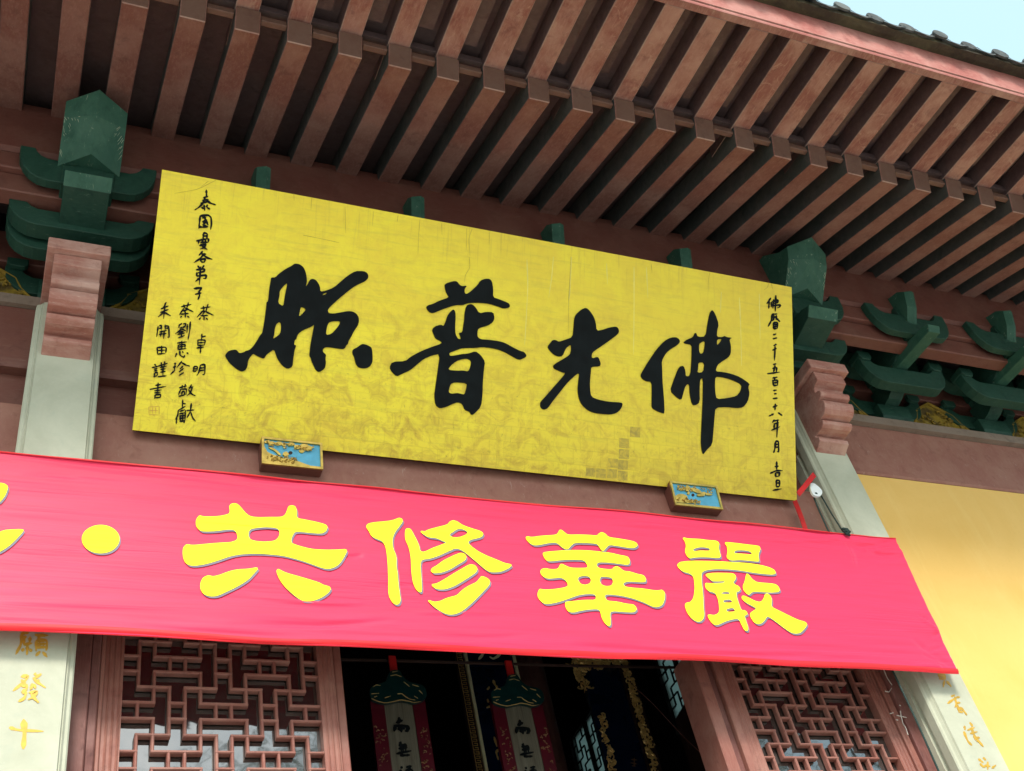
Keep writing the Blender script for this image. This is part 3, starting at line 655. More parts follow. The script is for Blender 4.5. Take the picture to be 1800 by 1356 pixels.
glyphs = [
 (c1, [[(580,228),(622,230),(660,190),(730,140),(790,110),(828,82),(875,88),(915,115),(940,160),(955,230),(958,275),(942,330),(965,300),(985,255),(1015,242),(1050,255),(1080,295),(1095,335),(1098,380),(1160,368),(1240,335),(1310,275),(1380,215),(1465,162),(1555,162),(1590,180),(1605,210),(1600,240),(1570,270),(1500,300),(1440,335),(1370,390),(1310,440),(1220,520),(1175,570),(1185,605),(1240,610),(1310,598),(1390,583),(1440,588),(1480,612),(1503,650),(1505,700),(1490,740),(1450,800),(1420,860),(1395,900),(1390,930),(1370,945),(1360,975),(1330,985),(1260,975),(1195,965),(1150,965),(1122,990),(1125,1015),(1160,1045),(1150,1080),(1158,1130),(1145,1190),(1085,1230),(1050,1205),(1030,1165),(1005,1110),(998,1075),(982,1055),(990,960),(1005,880),(1020,800),(1035,720),(1020,740),(940,775),(890,800),(855,840),(845,880),(828,890),(820,940),(845,945),(825,1000),(812,1090),(805,1170),(755,1195),(700,1160),(660,1110),(635,1060),(612,985),(560,1020),(525,1050),(505,1085),(470,1075),(420,1050),(390,1030),(350,1080),(335,1110),(328,1170),(310,1205),(275,1222),(230,1205),(180,1165),(140,1130),(95,1060),(100,1035),(135,1000),(205,988),(225,1005),(245,1030),(300,1015),(305,1005),(350,995),(390,955),(430,895),(465,835),(485,815),(500,740),(515,640),(530,520),(530,490),(548,480),(560,350),(575,260)],
  [(752,285),(720,310),(685,350),(668,380),(668,420),(650,500),(708,535),(720,450),(735,370)], [(895,535),(950,562),(920,600),(870,645),(880,590)],
  [(665,698),(682,710),(685,770),(675,820),(640,850),(598,878),(612,830),(618,770),(635,720)], [(1310,690),(1300,725),(1270,765),(1215,825),(1155,838),(1165,760),(1185,705),(1230,690)],
  [(1170,385),(1150,410),(1122,418),(1130,400)], [(1545,930),(1590,940),(1635,965),(1645,1000),(1650,1080),(1645,1130),(1615,1175),(1560,1190),(1505,1180),(1475,1145),(1462,1100),(1455,1065),(1435,1030),(1438,990),(1490,965),(1520,940)]]),
 (c2, [[(550,145),(620,122),(655,122),(680,155),(700,165),(745,160),(722,190),(722,220),(735,235),(770,215),(835,155),(860,115),(905,100),(940,102),(960,125),(970,185),(968,262),(1020,278),(1100,310),(1115,330),(1112,350),(1065,360),(1010,340),(940,318),(870,310),(800,308),(750,313),(705,330),(650,328),(590,345),(520,370),(450,400),(415,390),(388,348),(405,330),(450,318),(500,292),(590,262),(565,225),(552,180)],
  [(625,365),(642,385),(645,440),(640,510),(642,580),(665,622),(690,625),(688,605),(672,570),(705,565),(712,500),(720,460),(722,400),(735,345),(750,325),(785,320),(815,345),(850,402),(905,388),(970,390),(982,440),(970,475),(930,505),(840,530),(832,570),(835,605),(860,625),(930,630),(1010,640),(1070,655),(1140,695),(1200,725),(1240,735),(1262,770),(1235,790),(1195,805),(1130,770),(1080,740),(1020,715),(950,700),(880,692),(820,700),(745,700),(690,705),(640,725),(590,742),(592,770),(640,765),(690,755),(760,748),(815,728),(860,760),(900,820),(890,880),(880,1000),(878,1100),(865,1210),(800,1278),(780,1280),(765,1250),(725,1240),(705,1185),(665,1170),(620,1185),(570,1210),(510,1225),(470,1195),(460,1110),(470,1040),(490,900),(510,750),(440,765),(370,795),(310,845),(250,895),(180,925),(135,948),(95,910),(72,870),(95,820),(210,815),(250,780),(320,740),(400,705),(530,660),(515,640),(470,620),(450,570),(440,545),(460,515),(515,498),(540,512),(555,480),(575,420),(600,385)],
  [(745,793),(780,810),(775,860),(755,905),(710,895),(650,898),(578,890),(600,855),(650,815),(700,797)], [(640,998),(745,1005),(738,1050),(722,1105),(690,1098),(655,1090),(610,1098),(582,1085),(592,1040),(605,1010)]]),
 (c3, [[(635,75),(665,85),(700,125),(735,180),(755,240),(765,335),(830,325),(900,300),(990,285),(1015,315),(1020,355),(980,395),(900,455),(820,510),(730,570),(710,600),(712,650),(780,628),(800,670),(812,710),(800,740),(705,742),(700,800),(690,900),(690,1000),(705,1085),(780,1115),(900,1140),(1050,1148),(1062,1175),(1035,1230),(990,1270),(920,1285),(840,1280),(750,1270),(670,1240),(600,1175),(565,1105),(550,1010),(560,900),(572,805),(500,860),(420,940),(350,1030),(270,1130),(210,1215),(170,1230),(140,1215),(125,1185),(130,1140),(200,1065),(290,960),(370,870),(415,812),(380,808),(330,785),(285,765),(270,735),(300,705),(370,665),(465,605),(478,550),(475,488),(420,530),(400,570),(380,622),(330,628),(280,605),(235,560),(207,515),(250,460),(270,438),(305,440),(335,460),(400,440),(495,405),(505,300),(512,200),(530,150),(590,95)]]),
 (c4, [[(345,295),(395,292),(420,310),(428,335),(400,365),(350,395),(305,430),(265,500),(270,570),(272,680),(285,820),(292,965),(265,960),(215,940),(180,915),(178,870),(180,780),(178,685),(130,682),(95,660),(78,628),(110,570),(160,490),(220,400),(290,325)],
  [(712,48),(740,90),(770,180),(755,230),(752,290),(800,292),(820,280),(840,292),(890,298),(862,310),(878,370),(875,440),(850,475),(800,505),(755,540),(740,595),(800,598),(880,615),(960,645),(1045,705),(1028,730),(1042,790),(1025,860),(985,912),(930,918),(850,908),(740,912),(732,1000),(722,1120),(712,1240),(660,1290),(632,1330),(618,1280),(612,1200),(622,1000),(630,830),(632,650),(605,665),(600,740),(602,870),(560,895),(535,885),(515,800),(510,700),(475,720),(455,790),(440,848),(395,820),(342,765),(370,680),(400,600),(425,550),(460,545),(475,590),(478,640),(520,630),(530,500),(532,420),(532,358),(480,350),(457,338),(490,312),(540,295),(565,245),(585,292),(655,285),(670,180),(690,80)],
  [(600,345),(650,322),(645,380),(635,430),(605,440),(595,410),(595,370)], [(755,310),(800,305),(780,340),(752,365)], [(590,515),(645,515),(635,600),(580,608),(588,560)], [(740,640),(800,645),(880,665),(975,710),(965,765),(930,812),(840,830),(750,840),(738,780),(735,700)]])]
for z_, loops in glyphs: BS.filled('brush_character', [z_(l) for l in loops], 'ink', board, zf + .0005, zf + .007, it=1)
s1 = zc(250, 320, 6.027); s2 = zc(240, 520, 5.65); s3 = zc(1330, 510, 7.137); s4 = zc(1330, 690, 7.137)
small = [(s1, [
 [[(680,85),(682,160)],[(650,168),(700,150)],[(640,195),(705,185)],[(620,225),(715,205)],[(670,160),(640,230),(600,270),(555,298)],[(680,190),(720,225),(780,243)],[(655,245),(662,305)],[(630,270),(650,285)],[(690,245),(680,270)],[(690,275),(720,292)]],
 [[(615,360),(600,495)],[(615,360),(700,350),(730,375),(735,440),(725,505)],[(640,380),(680,378)],[(640,420),(690,400)],[(660,375),(690,440),(700,460)],[(640,455),(690,470)],[(645,420),(670,440),(645,442)],[(600,475),(640,480),(700,475)]],
 [[(650,545),(645,605)],[(650,540),(690,545),(685,605)],[(650,575),(685,572)],[(575,625),(640,610),(710,600)],[(600,620),(595,655)],[(705,605),(700,640)],[(620,640),(700,640)],[(640,620),(640,640)],[(670,618),(670,640)],[(610,675),(680,655),(650,700),(610,712)],[(620,660),(660,700),(690,718)]],
 [[(640,735),(600,780)],[(620,760),(680,765)],[(650,770),(610,815),(548,855)],[(650,775),(690,805),(745,820)],[(620,820),(625,850)],[(620,820),(670,815),(660,850),(625,850)]],
 [[(590,890),(610,915)],[(655,885),(635,915)],[(575,930),(665,920),(655,950),(580,965)],[(580,960),(575,1000),(680,985),(675,1025),(645,1020)],[(620,900),(605,1090)],[(605,1020),(565,1055)]],
 [[(550,1130),(640,1118),(600,1160)],[(600,1155),(610,1200),(590,1250)],[(565,1190),(630,1175)]]], 22),
 (s2, [
 [[(640,125),(735,110)],[(665,105),(670,140)],[(710,85),(690,150)],[(670,140),(600,215)],[(640,160),(700,150)],[(680,150),(655,190)],[(690,160),(765,195)],[(640,200),(710,195)],[(670,200),(670,245)],[(635,220),(620,240)],[(690,225),(710,240)]],
 [[(650,380),(645,450)],[(650,410),(690,400)],[(610,440),(610,500)],[(610,440),(685,440),(675,490)],[(612,468),(678,465)],[(612,495),(675,490)],[(598,520),(670,510)],[(640,495),(632,575)]],
 [[(570,705),(562,755)],[(570,705),(605,700),(600,745)],[(567,728),(600,725)],[(562,752),(600,745)],[(635,690),(620,760),(598,795)],[(635,690),(680,680),(678,780),(655,785)],[(630,720),(675,715)],[(625,745),(675,740)]],
 [[(445,110),(545,85)],[(470,90),(475,120)],[(515,70),(500,120)],[(470,125),(425,190)],[(455,150),(510,140)],[(500,130),(475,165)],[(480,120),(565,162)],[(440,185),(520,175)],[(485,165),(485,220)],[(450,205),(432,218)],[(505,205),(525,218)]],
 [[(425,290),(420,320)],[(425,290),(455,275)],[(455,310),(430,325)],[(465,280),(490,275),(480,320)],[(475,300),(460,325)],[(450,330),(385,380)],[(450,330),(490,350)],[(420,365),(470,355)],[(410,385),(480,370)],[(445,350),(445,410)],[(415,420),(480,395)],[(505,285),(500,370)],[(535,258),(530,340),(512,435)]],
 [[(405,470),(500,458)],[(450,450),(450,530)],[(415,490),(412,535)],[(415,490),(485,482),(480,525)],[(415,510),(482,502)],[(410,535),(495,525)],[(400,570),(385,610)],[(430,550),(430,590),(470,615),(480,590)],[(455,555),(465,570)],[(500,565),(515,580)]],
 [[(375,675),(395,668)],[(365,710),(395,700)],[(385,675),(375,740)],[(340,780),(385,735)],[(450,650),(400,715)],[(450,665),(490,690),(530,700)],[(460,700),(430,730)],[(465,725),(420,760)],[(465,765),(420,795)]],
 [[(425,915),(500,895)],[(455,890),(455,920)],[(485,880),(480,915)],[(440,930),(415,985)],[(440,930),(500,925),(490,985)],[(450,955),(450,990)],[(450,955),(480,950),(475,985)],[(420,1000),(480,985)],[(545,885),(520,930)],[(520,915),(565,905)],[(555,910),(535,965),(500,995)],[(515,935),(550,980),(585,995)]],
 [[(460,1035),(455,1110)],[(460,1070),(490,1075)],[(415,1140),(490,1095)],[(415,1140),(410,1190),(385,1230)],[(430,1150),(485,1130)],[(425,1175),(485,1160)],[(430,1195),(480,1190)],[(400,1200),(395,1275)],[(430,1190),(435,1250)],[(460,1170),(460,1250)],[(485,1140),(480,1250)],[(425,1220),(490,1215)],[(430,1250),(480,1240),(470,1265)],[(545,1070),(535,1150),(500,1215)],[(500,1140),(575,1135)],[(540,1160),(560,1220),(590,1248)]],
 [[(295,65),(260,130)],[(245,130),(320,100)],[(240,165),(320,135)],[(285,90),(268,230)],[(268,165),(215,212)],[(275,165),(340,200)]],
 [[(215,305),(200,410)],[(230,300),(250,290),(245,340)],[(225,325),(245,320)],[(290,300),(320,300),(325,415),(305,410)],[(295,325),(320,320)],[(285,290),(285,340)],[(230,360),(300,345)],[(225,385),(300,375)],[(250,350),(235,410)],[(275,350),(268,430)]],
 [[(205,515),(210,580)],[(205,515),(298,510),(290,570)],[(250,500),(250,575)],[(210,545),(290,540)],[(210,580),(285,572)]],
 [[(180,680),(195,695)],[(155,715),(215,700)],[(175,730),(210,722)],[(175,748),(210,740)],[(180,765),(175,800)],[(180,765),(210,762),(205,795)],[(170,805),(205,795)],[(215,700),(310,670)],[(245,665),(250,710)],[(280,655),(275,700)],[(235,715),(300,700)],[(265,700),(262,800)],[(240,735),(290,725)],[(240,760),(290,750)],[(215,805),(300,795)]],
 [[(215,865),(210,960)],[(190,890),(245,880)],[(135,930),(295,900)],[(180,945),(250,935)],[(180,965),(240,958)],[(185,985),(180,1025)],[(185,985),(240,980),(238,1010),(185,1015)]]], 16.5),
 (s3, [
 [[(180,100),(130,175)],[(160,140),(155,235)],[(185,155),(190,215)],[(195,150),(270,120),(265,160),(190,180)],[(190,200),(300,185),(290,215),(260,225)],[(215,120),(205,230)],[(242,70),(235,270)]],
 [[(195,305),(262,300)],[(200,305),(185,390),(145,460)],[(195,345),(250,335)],[(220,320),(215,380)],[(250,320),(245,375)],[(220,360),(195,390)],[(250,355),(295,400)],[(215,410),(212,490)],[(215,410),(262,405),(260,485)],[(215,435),(260,430)],[(215,460),(260,455)],[(212,488),(260,482)]],
 [[(212,562),(250,550)],[(210,612),(260,600)]], [[(250,680),(215,700)],[(205,755),(255,730)],[(235,710),(225,885)]],
 [[(215,935),(250,925)],[(235,950),(215,1030)],[(205,985),(255,970),(250,1030)],[(140,1050),(295,1030)]],
 [[(205,1105),(265,1092)],[(230,1105),(225,1135)],[(205,1130),(215,1205)],[(205,1135),(265,1130),(265,1200)],[(220,1165),(265,1160)],[(215,1200),(265,1195)]],
 [[(215,1262),(255,1255)],[(225,1302),(255,1300)],[(210,1363),(268,1355)]]], 24),
 (s4, [
 [[(208,185),(265,165)],[(238,145),(232,225)]], [[(215,270),(155,300)],[(275,255),(325,292)]],
 [[(225,345),(200,380)],[(215,360),(285,345)],[(220,395),(285,380)],[(225,395),(220,455)],[(190,475),(295,430)],[(265,350),(255,565)]],
 [[(240,620),(232,710),(215,760)],[(240,615),(278,612),(280,745),(260,740)],[(240,655),(278,650)],[(240,690),(278,685)]],
 [[(255,870),(255,970)],[(235,930),(280,925)],[(175,1015),(250,980),(330,982)],[(240,1010),(240,1065)],[(240,1010),(290,1005),(285,1050),(240,1055)]],
 [[(250,1100),(250,1185)],[(250,1105),(290,1100),(290,1180)],[(252,1140),(290,1135)],[(252,1185),(290,1180)],[(208,1228),(315,1210)]]], 24)]
scl = {id(s1): 6.027, id(s2): 5.65, id(s3): 7.137, id(s4): 7.137}
for z_, chars, wd in small:
    for ch in chars: BS.strokes('small_character', [z_(st) for st in ch], wd / scl[id(z_)], 'ink', board, zf + .0022)
# seal, worn leaf squares, runs and cracks in the gilding
BS.strokes('red_seal_mark', [s2(l) for l in [[(122,1105),(225,1098)],[(122,1105),(125,1180)],[(225,1098),(225,1185)],[(125,1180),(225,1185)],[(160,1110),(158,1175)],[(190,1108),(192,1175)],[(130,1140),(215,1142)]]], 1.3, 'seal', board, zf + .0008, .0001, .0006)
lp = zc(600, 450, 3)
for q in [(1525,900,1578,958),(1468,960,1520,1015),(1466,1018,1520,1072),(1408,1066,1460,1118),(1462,1075,1514,1130),(1345,1120,1398,1172),(1292,1115,1342,1165),(1405,1122,1455,1175),(1460,1132,1512,1185)]:
    x0, y0, x1, y1 = q; BS.filled('worn_leaf_square', [lp([(x0, y0), (x1, y0 + 5), (x1 - 2, y1), (x0 - 2, y1 - 4)])], 'leafpatch', board, zf + .0001, zf + .0005, it=0)
dr = zc(600, 0, 3)
drips = [dr(l) for l in [[(415,1160),(408,1250),(405,1340)],[(662,1205),(660,1320)],[(690,1208),(672,1260),(680,1350)],[(782,1222),(780,1290)],[(170,1115),(165,1190)],[(530,1175),(532,1240)],[(20,1090),(24,1230)],[(300,1135),(296,1170)]]]
drips += [zc(600, 450, 3)(l) for l in [[(675,5),(680,60),(655,100),(650,140)],[(1212,5),(1208,100),(1200,220),(1198,420)],[(1635,40),(1640,90)]]]
drips += [zc(0, 0, 3)(l) for l in [[(1140,950),(1040,1000),(920,1020)],[(1100,955),(1060,985)],[(1600,1240),(1700,1260),(1790,1280)],[(1645,1040),(1640,1110)],[(1550,1020),(1552,1060)]]] + [zc(1200, 450, 3)(l) for l in [[(145,85),(138,120),(140,190)],[(455,140),(450,165),(430,180)],[(470,145),(475,175)]]]
BS.strokes('dark_run', drips, .8, 'drip', board, zf + .0006, .00005, .0005)
BS.strokes('pale_run', [zc(600, 450, 3)(l) for l in [[(980,20),(985,150),(978,300),(968,470)],[(1545,60),(1545,300),(1542,520)],[(1215,5),(1208,180),(1198,260)],[(1120,5),(1110,120),(1095,220)],[(1400,40),(1405,150)],[(1610,60),(1618,220)]]] + [zc(1200, 450, 3)(l) for l in [[(300,220),(308,380),(312,580)],[(405,200),(410,440)],[(205,190),(200,300)]]], 1.5, 'crack', board, zf + .0006, .00005, .0005)

# carved shelf blocks under the board
def support(x0, x1, relief, lab, hole):
    o = thing('carved_shelf_block', lab, 'shelf block', ((x0 + x1) / 2, 5.0, 4.6), 'carved blocks carrying the yellow board')
    yz = [(4.955, 4.782), (4.985, 4.60), (5.048, 4.60), (5.048, 4.765), (5.0, 4.765), (4.975, 4.782)]
    MB().prism_x(yz, x0, x1).done('block', 'beam', o, bev=.003)
    SS = Sheet((x0, 4.985, 4.60), (1, 0, 0), (0, -.03, .182)); p = SS.p0
    def rect(nm, a0, a1, b0, b1, c0, c1, mat):
        vs = [p + SS.u * a + SS.v * b_ + SS.n * c for c in (c0, c1) for a, b_ in ((a0, b0), (a1, b0), (a1, b1), (a0, b1))]
        return mesh(nm, vs, [(0, 1, 2, 3), (4, 5, 6, 7), (0, 1, 5, 4), (1, 2, 6, 5), (2, 3, 7, 6), (3, 0, 4, 7)], mat, o)
    W = x1 - x0; H = .184
    rect('enamel_field', .012, W - .012, .012, H - .012, .0005, .003, 'blue')
    for a in ((0, W, 0, .016), (0, W, H - .014, H), (0, .014, .0165, H - .0145), (W - .014, W, .0165, H - .0145)): rect('gilt_rim', *a, .001, .014, 'gold')
    for k, lp_ in enumerate(relief):
        SS.filled('gilt_relief', [lp_], 'gold', o, .003, .010 + .002 * (k % 3), it=2)
    mb = MB(); rr = random.Random(int(x0 * 100))
    for k in range(54):
        left = k % 2 == 0
        a = rr.uniform(.03, W - .05) if left else rr.uniform(.03, W * .55); b_ = rr.uniform(H * .66, H - .03) if left else rr.uniform(.025, H * .34)
        r_ = rr.uniform(.006, .013); t0 = rr.uniform(0, 6.3)
        mb.tube([p + SS.u * (a + r_ * (1 - .13 * j) * math.cos(t0 + j * .9)) + SS.v * (b_ + r_ * .8 * (1 - .13 * j) * math.sin(t0 + j * .9)) + SS.n * (.012 + .003 * (j % 2)) for j in range(5)], .0032, 5)
    mb.done('fine_carving', 'gold', o)['kind'] = 'stuff'
    SS.filled('dark_hole', [hole], 'edge', o, .0032, .005, it=2)
    return o
z5 = zc(440, 750, 11.25); z6 = zc(1150, 820, 11.25)
rnd = random.Random(5)
def blob(cx_, cy_, rx, ry, n=11): return [(cx_ + rx * (1 + rnd.uniform(-.28, .28)) * math.cos(2 * math.pi * k / n), cy_ + ry * (1 + rnd.uniform(-.28, .28)) * math.sin(2 * math.pi * k / n)) for k in range(n)]
support(1.235, 1.592, [z5(l) for l in [[(230,470),(300,500),(380,545),(470,585),(560,610),(640,640),(720,640),(800,672),(900,690),(1000,725),(1100,765),(1200,790),(900,775),(600,745),(400,725),(230,700)], blob(330,320,55,30), blob(420,350,60,28), blob(560,355,90,34), blob(660,380,50,28), blob(800,375,80,34), blob(920,420,70,40), blob(1060,420,110,50), blob(1150,450,60,40), blob(1010,500,50,36), [(350,430),(450,440),(540,510),(610,590),(560,590),(470,500),(360,450)], blob(690,570,70,45), [(225,380),(260,400),(300,460),(330,520),(260,500),(225,450)]]], 'gilt and turquoise carved block under the left end of the yellow board', [(440 + (790 + 42 * math.cos(a)) / 11.25, 750 + (530 + 34 * math.sin(a)) / 11.25) for a in [.7 * k for k in range(9)]])
support(3.945, 4.312, [z6(l) for l in [[(380,620),(430,580),(480,560),(560,560),(640,600),(650,640),(600,660),(700,680),(790,690),(820,720),(760,745),(600,740),(480,730),(390,710)], blob(540,470,60,32), blob(640,460,45,60), blob(665,540,26,36), [(690,440),(780,440),(880,480),(930,540),(900,560),(820,540),(740,500)], blob(900,590,80,26), blob(960,550,50,30), [(1000,540),(1070,550),(1150,575),(1080,595),(1000,580)], blob(450,640,60,40)]], 'gilt and turquoise carved block under the right end of the yellow board', [(1150 + (760 + 32 * math.cos(a)) / 11.25, 820 + (575 + 30 * math.sin(a)) / 11.25) for a in [.7 * k for k in range(9)]])

# ------------------------------------------------------------------ red banner
BY = 4.80; BT, BB = 4.338, 3.279
ban = thing('cloth_banner', 'wide pink-red cloth banner with large yellow characters stretched across the pillars', 'banner', (2.2, BY, 3.8))
XL = -1.3
def redge(t): return 5.437 + .053 * t
def disp(x, t):
    xr = redge(t); e = max(0, 1 - (xr - x) / 1.0); c = min(1, min(t, 1 - t) * 5)
    d = .004 * noise.noise(Vector((x * .9, t * 7, 1.3))) + .0022 * noise.noise(Vector((x * 2.2, t * 21, 7)))
    d += e * e * .009 * noise.noise(Vector((x * 2.4 + t * 3.2, t * 6 - x * 1.2, 3))) + e ** 3 * .007 * noise.noise(Vector((x * 5 - t * 9, t * 5 + x * 2.5, 9)))
    d += (1 - c) * .010 * noise.noise(Vector((x * 1.5, t * 30, 5)))
    return d
def topz(x): return BT + .006 * math.sin(x * 2.1) - .004 * math.sin(x * 5.3)
def botz(x): return BB + .006 * math.sin(x * 1.7 + 1) + .003 * math.sin(x * 4.1)
def px_xz(x, y): p = at_y(x, y, BY); return (p.x, p.z)
FOLDS = []
def fold(pts, amp, wd):
    q = [px_xz(*p) for p in pts]
    for a, b_ in zip(q, q[1:]): FOLDS.append((a, b_, amp * 1.15, wd, a is q[0], b_ is q[-1]))
    return
for a_ in [([(1572,950),(1535,958),(1490,962)],.008,.010), ([(1576,962),(1540,968),(1505,968)],-.007,.009), ([(1582,975),(1552,976),(1530,972)],.008,.010),
           ([(1640,1092),(1618,1085),(1604,1078)],.008,.010), ([(1655,1118),(1640,1102),(1612,1086)],-.007,.010), ([(1652,1112),(1638,1120)],.009,.008), ([(1660,1136),(1640,1142),(1628,1150)],.008,.010),
           ([(1672,1165),(1645,1160),(1620,1150)],.008,.014), ([(1684,1180),(1650,1172),(1600,1168)],-.008,.013), ([(1680,1176),(1640,1150),(1600,1120)],.006,.022),
           ([(1486,944),(1440,940),(1380,938),(1300,932)],.007,.009), ([(1486,946),(1450,950),(1400,952),(1340,948)],-.006,.010), ([(1484,944),(1400,930),(1290,915),(1180,905)],.008,.010), ([(1486,948),(1500,975),(1506,1000)],.006,.012),
           ([(1120,915),(1000,905),(900,893)],.006,.009), ([(1240,932),(1150,925),(1060,920)],-.006,.009), ([(700,1090),(560,1100),(400,1097)],.007,.012), ([(640,1062),(560,1060),(430,1048)],-.006,.010), ([(820,1035),(760,1028),(640,1030)],.005,.009),
           ([(640,975),(620,978),(560,974)],.006,.008), ([(930,1118),(840,1122),(760,1118)],.006,.010), ([(1460,1150),(1340,1152),(1250,1148)],.005,.011), ([(560,850),(480,845),(400,838)],.006,.009), ([(880,1080),(800,1076),(720,1078)],-.005,.009), ([(1250,1150),(1100,1140),(1000,1135)],.005,.012), ([(150,842),(90,836),(40,835)],.004,.010)]: fold(*a_)
def folds(x, z):
    d = 0
    for (ax, az), (bx, bz), amp, wd, s0, s1 in FOLDS:
        if x < min(ax, bx) - .06 or x > max(ax, bx) + .06 or z < min(az, bz) - .06 or z > max(az, bz) + .06: continue
        vx, vz = bx - ax, bz - az; L2 = vx * vx + vz * vz; t = ((x - ax) * vx + (z - az) * vz) / L2; tc = max(0, min(1, t))
        q = ((x - ax - vx * tc) ** 2 + (z - az - vz * tc) ** 2) / wd ** 2
        e0 = min(1, max(0, t / .45)) if s0 else 1; e1 = min(1, max(0, (1 - t) / .6)) if s1 else 1
        if q < 9: g_ = abs(amp) * math.exp(-q) * e0 * e1; d = max(d, g_) if amp > 0 else min(d, -g_)
    return d
NX, NZ = 620, 96
vs, fs = [], []
for i in range(NX + 1):
    for j in range(NZ + 1):
        t = j / NZ; x = XL + (redge(t) - XL) * i / NX; z = botz(x) + (topz(x) - botz(x)) * t
        vs.append((x, BY + disp(x, t) + folds(x, z), z))
for i in range(NX):
    for j in range(NZ): a = i * (NZ + 1) + j; fs.append((a, a + NZ + 1, a + NZ + 2, a + 1))
nv = len(vs); vs += [(x, y + .0015, z) for x, y, z in vs]; fs += [tuple(k + nv for k in f[::-1]) for f in fs]
cloth = mesh('cloth', vs, fs, 'banner', ban, smooth=True)
def hem(z0f, z1f, yo, nm='hem', nseg=180):
    vs, fs = [], []
    for i in range(nseg + 1):
        u = i / nseg
        for k in range(5):
            a = k / 4; zt = z0f(0) if False else None
            x = XL + (redge(0 if yo else 1) - XL) * u; z = z0f(x) + (z1f(x) - z0f(x)) * a
            vs.append((x, BY + disp(x, 0 if yo else 1) - .013 + .006 * abs(a - .5) * 2 + (.010 * (1 - a) if yo else .008 * a) + .003 * noise.noise(Vector((x * 3, a * 3, 2))), z))
    fs = [(i * 5 + k, i * 5 + k + 1, (i + 1) * 5 + k + 1, (i + 1) * 5 + k) for i in range(nseg) for k in range(4)]
    return mesh(nm, vs, fs, 'hem', ban, smooth=True)
hem(lambda x: botz(x) - .004, lambda x: botz(x) + .030 + .008 * noise.noise(Vector((x * 1.2, 0, 0))), 1)
hem(lambda x: topz(x) - .012 - .010 * noise.noise(Vector((x * .9, 4, 0))), lambda x: topz(x) + .003, 0)
CS = Sheet((0, BY, BB), (1, 0, 0), (0, 0, 1))
g1 = zc(300, 870, 5.294); g2 = zc(630, 890, 6.207); g3 = zc(910, 910, 6.429); g4 = zc(1170, 925, 6.615)
